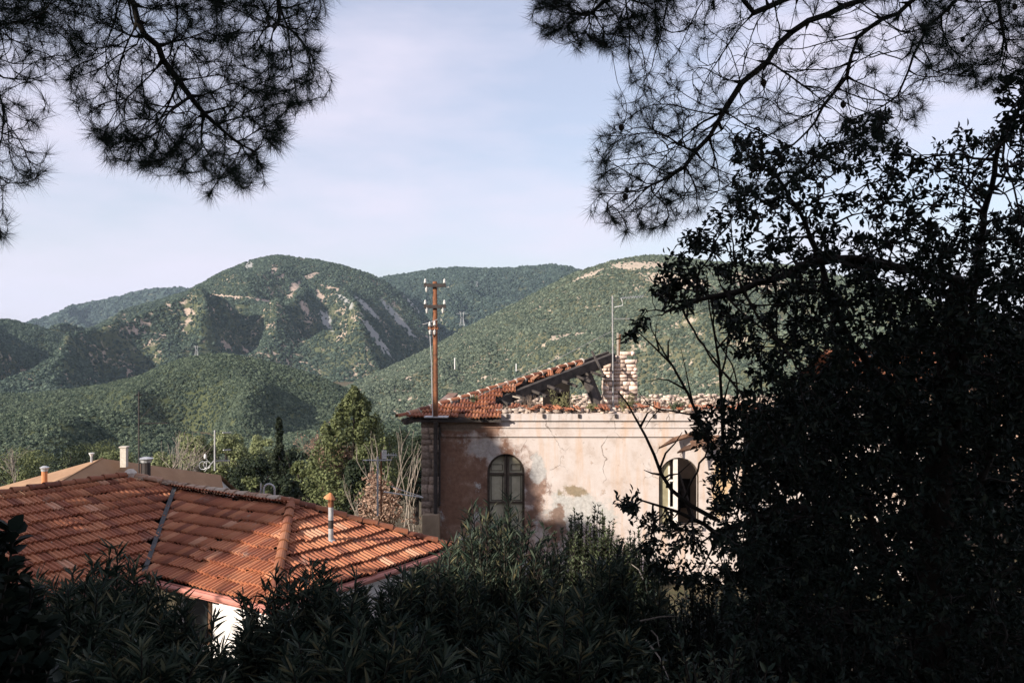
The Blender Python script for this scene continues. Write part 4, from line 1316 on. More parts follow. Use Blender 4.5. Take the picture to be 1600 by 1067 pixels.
deck = MB(); dz = Vector((0, 0, -0.05))
deck.quad(Cc + dz, H + dz, Vv_ + dz, VE + dz)
deck.quad(Cc + dz, Dd + dz, H + dz)
We0 = E + d1 * we - UP * (E.z - ZE)
Wnear = E2 + d1 * we - UP * (E2.z - ZE)
deck.quad(VE + dz, Vv_ + dz, E + dz, E2 + dz, Wnear + dz)
N1 = H + d2 * a2_ - d1 * 6 - UP * (t_ * a_); 
deck.quad(Dd + dz, N1 + dz, H - d1 * 6 + dz, H + dz)
deck.quad(E2 + dz, E + dz, E - d1 * we + d2 * we - UP * (t_ * we) + dz, E2 - d1 * we - UP * (t_ * we) + dz)
deck.quad(E + dz, Vv_ + dz, E + d1 * we + d2 * we - UP * (t_ * we) + dz, E - d1 * we + d2 * we - UP * (t_ * we) + dz)
roof = deck.build('roof', M['dark_void'], house)

tr = random.Random(9)
spots = []
org = Cc
for (o_, u_, v_, ps) in ((Cc, mid_u, mid_v, [Cc, H, Vv_, VE]), (Cc, hip_u, hip_v, [Cc, Dd, H])):
    spots += tile_spots(o_, u_, v_, [uvp(p, o_, u_, v_) for p in ps], rng=tr)
spots += tile_spots(Wnear, win_u, win_v, [uvp(p, Wnear, win_u, win_v) for p in (Wnear, VE, Vv_, E, E2)], rng=tr)
# the shallow far slopes, hardly visible
spots += tile_spots(N1, -d1 * -1 if False else (-d1), (-d2 + UP * (t_ / 0.88)).normalized(), [uvp(p, N1, -d1, (-d2 + UP * (t_ / 0.88)).normalized()) for p in (N1, Dd, H, H - d1 * 6)], rng=tr)


def vis_size(m):
    p = m.translation
    px_ = p.x / p.y * F + 800; py_ = 533.5 - p.z / p.y * F
    inside = -20 < px_ < 1620 and py_ < 960
    facing = (Vector((m[0][2], m[1][2], m[2][2]))).dot(-p) / p.length
    return (1e3 if inside else 0) * max(facing, 0) / p.length
spots.sort(key=vis_size, reverse=True)
for m in spots[:290]:
    inst('tile', TILE, m, roof)
V, Fq = join_mats(TILE, spots[290:])
tag(mk('roof_tiles', V, Fq, M['tile'], roof), kind='stuff')


def ridge_line(a, b, par, lift=0.05, step=0.36, mesh=RTILE):
    d = (b - a).normalized(); x = d.cross(UP).normalized(); z = x.cross(d); L = (b - a).length; q = 0
    while q < L - 0.1:
        inst('ridge_tile', mesh, plane_mat(a + d * q + z * (lift + tr.uniform(-0.01, 0.01)), x, d, z), par)
        q += step


def mat_lichen_ridge():
    b = NB('lichen_ridge_tile')
    r = b.rnd(); g = b.n('ShaderNodeNewGeometry')
    c = b.ramp(r, [(0, (0.17, 0.12, 0.09)), (0.5, (0.34, 0.19, 0.12)), (1.0, (0.42, 0.36, 0.29))])
    c = b.mix(b.ramp(b.noise(9, 4, 0.7, g.outputs['Position']), [(0.5, 0), (0.65, 0.75)]), c, (0.46, 0.41, 0.33))
    b.base(c); b.bump(b.noise(40, 3, 0.6, g.outputs['Position']), 0.5, 0.008)
    return b.fin(0.9, 0.15)


RT2 = ridge_tile_mesh('ridge_tile', mat_lichen_ridge(), 0.12)
ridge_line(Cc, H, roof)
ridge_line(Dd, H, roof)
ridge_line(H, Vv_, roof, mesh=RT2)
ridge_line(Vv_ + (d1 + d2) * 0.0, E, roof, mesh=RT2)
ridge_line(E2, E, roof)
m = MB(); m.lathe(E + UP * 0.07, [(0.15, -0.05), (0.16, 0.05), (0.08, 0.13), (0.02, 0.14)], 8); m.build('ridge_cap', M['mortar'], roof)
m = MB()
vd = (VE - Vv_).normalized(); vx = vd.cross(UP).normalized(); vzn = vx.cross(vd)
if vzn.z < 0: vzn = -vzn
m.quad(Vv_ + vx * 0.05 + vzn * 0.115, VE + vx * 0.05 + vzn * 0.115, VE + vzn * 0.10, Vv_ + vzn * 0.10)
m.quad(Vv_ + vzn * 0.10, VE + vzn * 0.10, VE - vx * 0.05 + vzn * 0.115, Vv_ - vx * 0.05 + vzn * 0.115)
m.build('valley_flashing', M['lead'], roof)
# pink fascia and gutter under the eaves
def eave(a, b, outw, par):
    m = MB(); d = (b - a).normalized()
    m.beam(a + outw * 0.03 - UP * 0.09, b + outw * 0.03 - UP * 0.09, 0.04, 0.16)
    m.build('fascia', M['pink_fascia'], par)
    m = MB(); m.tube([a + outw * 0.10 - UP * 0.07, b + outw * 0.10 - UP * 0.07], 0.055, 8); m.build('gutter', M['pink_fascia'], par)
eave(VE, Cc, -d2, house); eave(Cc, Dd, d1, house); eave(VE, Wnear, d1, house)
ib = 0.45
wl_ = MB()
def wall_box(a, b, inward):
    a = a + inward * ib; b = b + inward * ib
    d = (b - a).normalized(); lo = -7.8; hi = ZE - 0.06
    c0 = a + inward * 0.12; c1 = b + inward * 0.12
    vs = [a, b, c1, c0]
    wl_.add([Vector((p.x, p.y, lo)) for p in vs] + [Vector((p.x, p.y, hi)) for p in vs], [(0, 1, 5, 4), (1, 2, 6, 5), (2, 3, 7, 6), (3, 0, 4, 7), (4, 5, 6, 7)])
wall_box(VE + d1 * ib, Cc - d1 * ib, d2)
wall_box(Cc + d2 * ib, Dd - d2 * ib, -d1)
wall_box(Wnear, VE + d1 * 0 + d2 * ib * 0, -d1)
wl_.build('wall', M['white_plaster'], house)
# window with a small brown hood on the sunny wall
wm = VE.lerp(Cc, 0.30) + d2 * (ib - 0.02)
wm = Vector((wm.x, wm.y, ZE - 0.75))
m = MB(); m.box(wm, (0.8, 0.05, 1.0), math.atan2(d1.y, d1.x)); hw = m.build('window', M['brown_board'], house)
m = MB(); m.box(wm - d2 * 0.03, (0.66, 0.02, 0.86), math.atan2(d1.y, d1.x)); m.build('pane', M['glass'], hw)
m = MB(); m.box(wm - d2 * 0.22 + UP * 0.56, (0.95, 0.45, 0.06), math.atan2(d1.y, d1.x)); m.build('window_hood', M['brown_board'], house)


def on_plane(px, py, p0, n0):
    d = P(px, py, 1.0); t = Vector(p0).dot(n0) / d.dot(n0)
    return d * t


# steel flue with rusty cone cap on the right slope
fb = on_plane(517, 848, H, hip_u.cross(hip_v))
fl = thing('flue_pipe', tuple(fb), 'white flue pipe with a rusty cone cap on the right hip roof', 'chimney')
kf = fb.y / F; ft = fb + UP * ((848 - 790) * kf)
m = MB(); m.tube([fb - UP * 0.1, fb.lerp(ft, 0.40)], 0.054, 12); m.tube([fb.lerp(ft, 0.62), ft], 0.054, 12); m.build('pipe', M['grey_metal'], fl)
m = MB(); m.tube([fb.lerp(ft, 0.40), fb.lerp(ft, 0.62)], 0.057, 12); m.build('sooty_collar', M['dark_steel'], fl)
m = MB(); m.tube([ft - UP * 0.02, ft + UP * 0.14], 0.063, 12); m.build('rusty_band', M['rust'], fl)
m = MB(); m.lathe(ft + UP * 0.15 + Vector((-.03, 0, 0)), [(0.125, 0.0), (0.12, 0.02), (0.03, 0.12), (0.005, 0.13)], 12, axis=(0.22, 0, 1)); m.build('cone_cap', M['orange_clay'], fl)
m = MB()
for q in range(3):
    an = q * 2.1; m.tube([ft + Vector((0.075 * math.cos(an), 0.075 * math.sin(an), 0.08)), ft + Vector((0.1 * math.cos(an), 0.1 * math.sin(an), 0.20))], 0.008, 4)
m.build('cap_bracket', M['dark_steel'], fl)
m = MB(); m.lathe(fb - UP * 0.02, [(0.13, -0.03), (0.10, 0.05), (0.075, 0.09)], 12); m.build('base_collar', M['grey_metal'], fl)

# roof vent dome and little hoop lamp behind the middle ridge
vp = P(430, 781, 20.6)
vt = thing('roof_vent', tuple(vp), 'small pale dome vent on the middle tiled ridge', 'vent')
m = MB(); m.lathe(vp - UP * 0.16, [(0.10, 0), (0.10, 0.14), (0.16, 0.16), (0.14, 0.20), (0.09, 0.24), (0.02, 0.255)], 12); m.build('dome', M['grey_metal'], vt, True)
hp = P(424, 790, 24.5)
ht = thing('hoop_lamp', tuple(hp), 'small curved lamp post hoop rising behind the middle ridge', 'lamp post')
m = MB(); pts = [P(412, 800, 24.5), P(412, 766, 24.5)]
for q in range(9):
    an = math.pi * q / 8; pts.append(P(420.5 - 8.5 * math.cos(an), 765 - 9 * math.sin(an), 24.5))
pts.append(P(429, 775, 24.5)); m.tube(pts, 0.028, 6); m.build('hoop', M['grey_metal'], ht)
m = MB(); m.tube([P(407.5, 800, 24.6), P(407.5, 755, 24.6)], 0.02, 6); m.build('post', M['grey_metal'], ht)

# ------------------------------------------------------------------ far tan-roofed house
Yf = 40.0
ap = P(160, 716, Yf)
far = thing('tan_roof_house', (ap.x, ap.y, -9.5), 'house with smooth tan sheet roof, left slope sunlit', 'house')
r0 = P(345, 742, 45.0); hL = P(60, 772, 36.0); hL2 = P(-60, 777, 41.5)
fnrm = (hL - ap).cross(r0 - ap)
rR = on_plane(352, 778, ap, fnrm) if fnrm.length else r0; rL = on_plane(130, 812, ap, fnrm)
m = MB()
m.quad(ap, hL2, hL)
m.quad(ap, hL, rL, rR, r0)
m.quad(ap, r0, Vector((r0.x, r0.y + 5, r0.z - 2.2)), Vector((ap.x - 3, ap.y + 7, ap.z - 2.5)), hL2)
m.build('roof', M['tan_roof'], far)
m = MB()
e_ = [hL2 + Vector((.3, .1, -.05)), hL + Vector((.2, .3, -.05)), rL + Vector((0, 0.3, -0.1)), rR + Vector((-.2, .1, -.05)), r0 + Vector((-.2, .1, -.1)), Vector((r0.x - .2, r0.y + 4.7, r0.z - 2.3))]
for p, q in zip(e_[:-1], e_[1:]):
    m.quad(Vector((p.x, p.y, -10)), Vector((q.x, q.y, -10)), q, p)
m.build('wall', M['white_plaster'], far)
m = MB(); m.tube([hL - (hL - ap).normalized() * 0.05 + UP * 0.02, ap + UP * 0.02], 0.03, 6); m.build('hip_capping', M['tan_roof'], far)
def stack(px, py0, py1, Y, r, label, matp, capm, style):
    b = P(px, py0, Y); kk = Y / F; t = thing('chimney_pipe', tuple(b), label, 'chimney')
    top = b + UP * ((py0 - py1) * kk)
    m = MB()
    if style == 'square':
        m.box((b + top) / 2, (2 * r, 2 * r, (top - b).length + 0.3)); m.build('stack', M[matp], t)
        m = MB(); m.box(top + UP * 0.17, (2 * r + 0.08, 2 * r + 0.08, 0.05)); m.build('cap', M[capm], t)
    else:
        m.tube([b - UP * 0.2, top], r, 12); m.build('stack', M[matp], t)
        m = MB(); m.lathe(top, [(r * 1.15, 0), (r * 1.25, 0.10), (r * 1.5, 0.12), (r * 1.65, 0.16), (r * 0.6, 0.22)], 12); m.build('cap', M[capm], t)
    return t
stack(69.5, 757, 736, 37.5, 0.115, 'orange clay chimney pipe with dark cap on the sunlit tan slope', 'orange_clay', 'grey_metal', 'round')
stack(194, 724, 704, 40.2, 0.13, 'pale square chimney near the tan roof peak', 'mortar', 'mortar', 'square')
stack(228, 748, 722, 37.2, 0.19, 'fat dark chimney drum with hat cap behind the tiled ridge', 'dark_steel', 'grey_metal', 'round')
vb = P(143, 722, 39.6); t = thing('roof_vent', tuple(vb), 'small metal vent with splayed top near the tan roof peak', 'vent')
m = MB(); m.tube([vb, vb + UP * 0.25], 0.05, 8); m.build('pipe', M['grey_metal'], t)
m = MB(); m.lathe(vb + UP * 0.25, [(0.05, 0), (0.12, 0.14), (0.13, 0.16)], 8); m.build('cowl', M['white_metal'], t)
hb = P(228, 713, 37.2); m = MB(); 

# aerials
def aerial(px, py0, py1, Y, label, arms, r=0.03, mat='grey_metal'):
    b = P(px, py0, Y); t = thing('tv_antenna', tuple(b), label, 'antenna')
    m = MB(); m.tube([b, P(px, py1, Y)], r, 8); m.build('mast', M[mat], t)
    for (xa, xb, py, nel, el) in arms:
        m = MB(); a = P(xa, py, Y); c = P(xb, py - 0.3, Y + 0.4); m.tube([a, c], r * 0.7, 5)
        for i in range(nel):
            p = a.lerp(c, (i + 0.5) / nel); m.tube([p - UP * el, p + UP * el], 0.008, 4)
        m.build('aerial_array', M[mat], t)
    return t
t = aerial(217, 748, 612, 37.0, 'tall dark aerial mast rising over the tan roof', [(215, 262, 661.5, 12, 0.03), (212, 222, 617, 3, 0.06)], 0.028, 'dark_steel')
m = MB(); m.tube([P(218, 655, 37), P(240, 634, 37.2)], 0.012, 5); m.build('stay', M['dark_steel'], t)
t = aerial(335.5, 735, 672, 34.0, 'roof aerial with comb panel and wire rings before the pale trees', [(348, 361, 676, 5, 0.02), (349, 360, 703, 4, 0.03), (336, 359, 720, 8, 0.17)])
m = MB()
for cxp, cyp, rp in ((317, 727, 6), (323.5, 726, 5.5)):
    m.tube([P(cxp + rp * math.cos(q * 0.524), cyp + rp * 1.05 * math.sin(q * 0.524), 34) for q in range(13)], 0.012, 5)
m.tube([P(320, 736, 34), P(334, 720, 34)], 0.02, 5); m.tube([P(322, 730, 34), P(324, 718, 34), P(319, 714, 34)], 0.012, 5); m.build('wire_ring', M['grey_metal'], t)
m = MB(); m.lathe(P(320.5, 717, 34), [(0.02, 0), (0.05, 0.05), (0.05, 0.14), (0.02, 0.19)], 8); m.build('amplifier', M['white_metal'], t)
t = aerial(590, 806, 714, 27.0, 'double mast aerial with white cross boom behind the right hip roof', [(567, 612, 719, 11, 0.035), (598, 620, 711, 6, 0.07)], 0.028)
m = MB(); m.tube([P(595.5, 806, 27.3), P(595.5, 706, 27.3)], 0.024, 7); m.build('mast', M['rust'], t)
m = MB()
for q in range(5): m.tube([P(597 + q * 1.6, 716, 27), P(597 + q * 1.6, 704, 27)], 0.012, 4)
m.tube([P(597, 704, 27), P(604, 704, 27)], 0.012, 4); m.tube([P(597, 716, 27), P(604, 716, 27)], 0.012, 4); m.build('panel_array', M['white_metal'], t)
w_ = MB(); w_.tube([P(600, 768, 27), P(625, 772, 27.4), P(661, 777, 27.8)], 0.02, 5); w_.tube([P(612, 760, 27), P(640, 770, 27.4), P(661, 776, 27.9)], 0.014, 5)
tag(w_.build('overhead_cable', M['white_metal']), 'pale cable pair running to the ruin corner pier', 'cable')

# ------------------------------------------------------------------ orange house glimpsed behind the dark tree
oh = thing('orange_house', (17.5, 36, -8), 'orange plastered tiled house glimpsed through the dark tree', 'house')
m = MB(); m.box((18.3, 38, -5.0), (9.5, 7, 6.4)); m.build('wall', M['orange_wall'], oh)
m = MB(); q0 = [(13.2, 34.2, -1.7), (23.4, 34.2, -1.7), (23.4, 38, -0.4), (13.2, 38, -0.4), (23.4, 41.8, -1.7), (13.2, 41.8, -1.7)]
m.add(q0, [(0, 1, 2, 3), (3, 2, 4, 5)]); orf = m.build('roof', M['far_tile'], oh)
ou, ov = Vector((1, 0, 0)), Vector((0, 3.8, 1.3)).normalized()
V, Fq = join_mats(TILE, tile_spots(Vector(q0[0]) + Vector((0, 0, .03)), ou, ov, [(0, 0), (10.2, 0), (10.2, 4.0), (0, 4.0)], rng=tr))
tag(mk('roof_tiles', V, Fq, M['far_tile'], orf), kind='stuff')
for i in range(3):
    m = MB(); m.box((15.1 + i * 3.0, 34.47, -3.4), (1.0, 0.07, 1.5)); wn = m.build('window', M['white_paint'], oh)
    m = MB(); m.box((15.1 + i * 3.0, 34.42, -3.4), (0.8, 0.04, 1.3)); m.build('pane', M['glass'], wn)

# ------------------------------------------------------------------ pylons and posts on the hills
def pylon(px, py0, py1, Y, label):
    b = P(px, py0, Y); kk = Y / F; h = (py0 - py1) * kk; t = thing('lattice_pylon', tuple(b), label, 'pylon', None)
    m = MB(); w0 = h * 0.16; r = h * 0.013
    for sx in (-1, 1):
        for sy in (-1, 1):
            m.tube([b + Vector((sx * w0, sy * w0, 0)), b + Vector((sx * w0 * .45, sy * w0 * .45, h * .6)), b + Vector((sx * w0 * 0.9, sy * w0 * .2, h))], r, 4)
    for q in range(4):
        z0 = h * 0.15 * q; z1 = h * 0.15 * (q + 1); a = w0 * (1 - .85 * z0 / h); c = w0 * (1 - .85 * z1 / h)
        m.tube([b + Vector((-a, -a, z0)), b + Vector((c, -c, z1))], r * .7, 4); m.tube([b + Vector((a, -a, z0)), b + Vector((-c, -c, z1))], r * .7, 4)
    m.build('tower', M['grey_metal'], t)
    m = MB(); m.tube([b + Vector((-h * .42, 0, h * .86)), b + Vector((h * .42, 0, h * .86))], r, 4); m.tube([b + Vector((-h * .2, 0, h)), b + Vector((h * .2, 0, h * .86))], r * .7, 4); m.build('crossarm', M['grey_metal'], t)
    return t
pylon(722, 509, 487, 700, 'lattice power pylon on the ridge right of the utility pole')
pylon(307, 555, 540, 515, 'small lattice pylon on the foothill crest below the mountain')
pylon(745, 448, 440, 1900, 'tiny pylon far off on the dark wooded ridge')
def hpost(px, py0, py1, Y, label):
    m = MB(); m.tube([P(px, py0, Y), P(px, py1, Y)], Y * 0.0006, 5); o = m.build('line_post', M['white_metal']); tag(o, label, 'post', 'pale posts on the sunny hillside')
hpost(710.5, 577, 559, 420, 'pale line post on the sunny hill right of the utility pole')
hpost(806.5, 580, 568, 440, 'pale line post on the sunny hill above the ruin hip')

# ------------------------------------------------------------------ trees behind the houses
def crown_cloud(blobs, n_per, size, rng, squash=1.0):
    P0 = []; Dv = []
    for (c, r) in blobs:
        d = unit(rng.normal(size=(n_per, 3))); rad = r * rng.uniform(0.72, 1.05, n_per)
        p = np.array(c) + d * rad[:, None] * np.array([1, 1, squash])
        P0.append(p); Dv.append(unit(d + rng.normal(0, 0.38, d.shape) + np.array([0, 0, 0.2])))
    P0 = np.concatenate(P0); Nv = np.concatenate(Dv)
    L = size * rng.uniform(0.6, 1.3, len(P0))
    Dv = unit(np.cross(Nv, rng.normal(size=Nv.shape)))
    return leaf_simple(P0, Dv, Nv, L, L * 0.72)


def bushy_tree(px, pytop, pybot_w, Y, width_px, label, mat, n_blob=26, group=None, leaf=0.21, name='round_tree', trunk='bark', cat='tree', base=None):
    rng = np.random.default_rng(int(px * 7 + pytop))
    kk = Y / F; w = width_px * kk; x = (px - 800) * kk; zt = (533.5 - pytop) * kk
    zg = float(ground_z(x, Y)) if base is None else base
    h = zt - zg
    t = thing(name, (x, Y, zg), label, cat, group)
    cz = zt - (533.5 and (pybot_w - pytop) * kk / 2); ch = (pybot_w - pytop) * kk / 2
    m = MB(); top = Vector((x, Y, zt - ch * 0.5))
    m.tube([(x, Y, zg - 0.2), (x + w * 0.03, Y, (zg + zt) / 2 - .5), tuple(top)], [0.22, 0.15, 0.05], 7)
    for i in range(6):
        an = i * 1.05 + rng.uniform(0, .5); z0 = zg + (zt - zg) * rng.uniform(.35, .6)
        m.tube([(x + w * 0.02, Y, z0), (x + math.cos(an) * w * .2, Y + math.sin(an) * w * .2, z0 + ch * .4), (x + math.cos(an) * w * .38, Y + math.sin(an) * w * .38, z0 + ch * .8)], [0.08, 0.06, 0.02], 5)
    m.build('trunk', M[trunk], t)
    bl = []
    for i in range(n_blob):
        d = rng.normal(size=3); d /= np.linalg.norm(d); q = rng.uniform(0.35, 1) ** 0.5
        bl.append(((x + d[0] * q * w * .42, Y + d[1] * q * w * .42, cz + d[2] * q * ch * .85), w * rng.uniform(0.11, 0.2)))
    V, Fq = crown_cloud(bl, 190, leaf, rng, 0.85)
    mk('crown', V, Fq, M[mat], t)
    return t


def branch_rec(p, d, L, r, depth, rng, out, spread=0.5, up=0.15, nseg=3):
    for i in range(nseg):
        d2_ = unit((d + rng.normal(0, 0.13, 3) + np.array([0, 0, up * 0.3]))[None])[0]
        q = p + d2_ * L / nseg; r2 = r * (0.86 if depth else 0.7)
        out.append((p, q, r, r2)); p, d, r = q, d2_, r2
        if depth and i < nseg - 1 and rng.random() < 0.6:
            dd = unit((d + rng.normal(0, spread, 3) + np.array([0, 0, up]))[None])[0]
            branch_rec(p, dd, L * 0.62, r * 0.6, depth - 1, rng, out, spread, up, nseg)
    if depth:
        for _ in range(3 if depth > 1 else 2):
            dd = unit((d + rng.normal(0, spread, 3) + np.array([0, 0, up]))[None])[0]
            branch_rec(p, dd, L * rng.uniform(.55, .8), r * 0.75, depth - 1, rng, out, spread, up, nseg)


def bare_tree(px, pytop, Y, label, mat='pale_bark', depth=4, group=None, spread=0.45, lean=(0, 0), leafs=None, base=None, r0=None, thick=1.0):
    rng = np.random.default_rng(int(px * 11 + pytop))
    kk = Y / F; x = (px - 800) * kk; zt = (533.5 - pytop) * kk; zg = float(ground_z(x, Y)) if base is None else base
    h = zt - zg; out = []
    branch_rec(np.array([x, Y, zg]), unit(np.array([[lean[0], lean[1], 1.0]]))[0], h * 0.46, (r0 or h * 0.014) * thick, depth, rng, out, spread, 0.25)
    Aa = np.array([o[0] for o in out]); Bb = np.array([o[1] for o in out]); ra = np.array([o[2] for o in out]); rb = np.array([o[3] for o in out])
    # fit the height that is seen in the place
    f_ = h / (max(Bb[:, 2].max(), Aa[:, 2].max()) - zg); o0 = np.array([x, Y, zg])
    Aa = (Aa - o0) * f_ + o0; Bb = (Bb - o0) * f_ + o0
    t = thing('bare_tree', (x, Y, zg), label, 'tree', group)
    big = ra > ra.max() * 0.4
    V, Fq = seg_tubes(Aa[big], Bb[big], ra[big], rb[big], 6); mk('trunk', V, Fq, M[mat], t, True)
    sm = ~big; mn = 0.26 * kk
    V, Fq = seg_tubes(Aa[sm], Bb[sm], np.maximum(ra[sm], mn), np.maximum(rb[sm], mn * .8), 4); mk('branches', V, Fq, M[mat], t)
    if leafs:
        tips = Bb[rb < np.quantile(rb, 0.4)]; rep = np.repeat(tips, leafs[1], 0); rep = rep + rng.normal(0, 0.12, rep.shape)
        dv = unit(rng.normal(size=rep.shape)); L = rng.uniform(.08, .16, len(rep))
        V, Fq = leaf_arrays(rep, dv, unit(rng.normal(size=dv.shape)), L, L * .6); mk('leaves', V, Fq, M[leafs[0]], t)
    return t


G1 = 'bushy trees beyond the house roofs'
bushy_tree(305, 672, 745, 74, 62, 'pale yellow green tree, leftmost behind the tan roof end', 'pale_crown', 30, G1)
bushy_tree(352, 673, 750, 80, 80, 'pale green bushy tree behind the comb panel aerial', 'pale_crown', 34, G1)
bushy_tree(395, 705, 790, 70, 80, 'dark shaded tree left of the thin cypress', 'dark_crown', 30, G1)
bushy_tree(408, 678, 740, 95, 50, 'pale treetop just left of the thin cypress', 'pale_crown', 20, G1)
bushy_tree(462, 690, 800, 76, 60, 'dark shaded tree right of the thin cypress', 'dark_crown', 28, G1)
bushy_tree(466, 715, 760, 64, 26, 'small olive green bush between cypress and conifer', 'conifer', 12, G1)
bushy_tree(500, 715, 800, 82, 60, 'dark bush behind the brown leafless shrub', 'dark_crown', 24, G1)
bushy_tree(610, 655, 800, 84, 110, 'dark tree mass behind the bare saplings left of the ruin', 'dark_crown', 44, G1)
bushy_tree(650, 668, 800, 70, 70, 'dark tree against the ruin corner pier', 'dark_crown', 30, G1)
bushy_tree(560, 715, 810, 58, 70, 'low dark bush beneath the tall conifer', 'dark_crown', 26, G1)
bushy_tree(255, 700, 760, 68, 60, 'yellow green bush under the pale leafless trees', 'pale_crown', 22, G1)
bushy_tree(190, 700, 760, 90, 80, 'green bush right of the pale square chimney', 'conifer', 26, G1)
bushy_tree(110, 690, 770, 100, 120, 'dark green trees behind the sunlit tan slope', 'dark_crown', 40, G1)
bushy_tree(20, 690, 780, 92, 110, 'green tree at the left edge behind the tan roof', 'conifer', 36, G1)
bushy_tree(150, 690, 760, 110, 110, 'bushy green tree behind the tan roof peak', 'conifer', 36, G1)
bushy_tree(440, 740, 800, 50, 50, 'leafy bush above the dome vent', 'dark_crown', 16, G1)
bushy_tree(400, 745, 800, 46, 50, 'grey green bush above the middle ridge', 'conifer', 16, G1)


def spire_tree(px, pytop, pybot, Y, width_px, label, mat, name, n, leaf, fat=1.0, lump=0.25):
    rng = np.random.default_rng(int(px + 5)); kk = Y / F; x = (px - 800) * kk; zt = (533.5 - pytop) * kk; zg = float(ground_z(x, Y)); w = width_px * kk / 2
    t = thing(name, (x, Y, zg), label, 'tree')
    m = MB(); m.tube([(x, Y, zg - .2), (x, Y, zg + (zt - zg) * .5), (x, Y, zt - .5)], [0.2, 0.12, 0.03], 7); m.build('trunk', M['bark'], t)
    bl = []
    zb = max(zg + 0.5, (533.5 - pybot) * kk)
    for i in range(n):
        f_ = rng.uniform(0, 1); z_ = zb + (zt - zb) * f_; prof = (min(1, f_ * 5) * (1 - f_) ** 0.75) * fat
        an = rng.uniform(0, 6.28); rr_ = w * prof * rng.uniform(.5, 1)
        bl.append(((x + rr_ * math.cos(an), Y + rr_ * math.sin(an), z_), max(0.12, w * lump * (1 - .6 * f_))))
    V, Fq = crown_cloud(bl, 60, leaf, rng, 1.9); mk('crown', V, Fq, M[mat], t)
    return t


spire_tree(436, 655, 800, 66, 24, 'thin dark cypress spire beyond the middle ridge', 'cypress', 'cypress_tree', 90, 0.20, 1.2)
spire_tree(553, 610, 800, 60, 118, 'tall sunlit yellow green conifer left of the ruin', 'conifer', 'conifer_tree', 300, 0.20, 1.9, 0.17)
bare_tree(243, 672, 66, 'pale leafless tree, left one behind the dark chimney drum', depth=3, group='pale leafless trees behind the tan roof')
bare_tree(268, 676, 64, 'pale leafless tree, right one behind the dark chimney drum', depth=3, group='pale leafless trees behind the tan roof')
bare_tree(284, 690, 70, 'small pale leafless tree next to the pale green trees', depth=3, group='pale leafless trees behind the tan roof')
bare_tree(20, 700, 52, 'grey leafless tree at the left edge behind the tan roof', depth=3, group='pale leafless trees behind the tan roof')
for i, (px_, py_, lb) in enumerate([(508, 665, 'brown leafless shrub left of the tall conifer'), (520, 690, 'low brown leafless shrub against the tall conifer')]):
    bare_tree(px_, py_, 63, lb, 'brown_twig', 5, spread=0.33, group='brown leafless shrubs', leafs=('dry_leaf', 2))
for (px_, py_, Y_, lb) in [(577, 672, 44, 'pale bare sapling just right of the conifer'), (592, 700, 40, 'forked bare sapling behind the double mast aerial'), (612, 668, 46, 'slender bare sapling right of the double mast aerial'),
                          (630, 690, 42, 'bare sapling midway to the ruin corner'), (648, 700, 38, 'bare sapling nearest the ruin corner pier'), (560, 740, 40, 'short bare sapling below the conifer'), (656, 760, 36, 'thin bare stems at the foot of the ruin corner')]:
    bare_tree(px_, py_, Y_, lb, 'pale_bark', 2, 'bare saplings left of the ruin', 0.28, base=-9.0, r0=0.05)
bare_tree(622, 742, 34, 'small tree with dry pinkish leaves left of the ruin', 'pale_bark', 4, None, 0.5, leafs=('dry_leaf', 4), base=-8.5, r0=0.05)

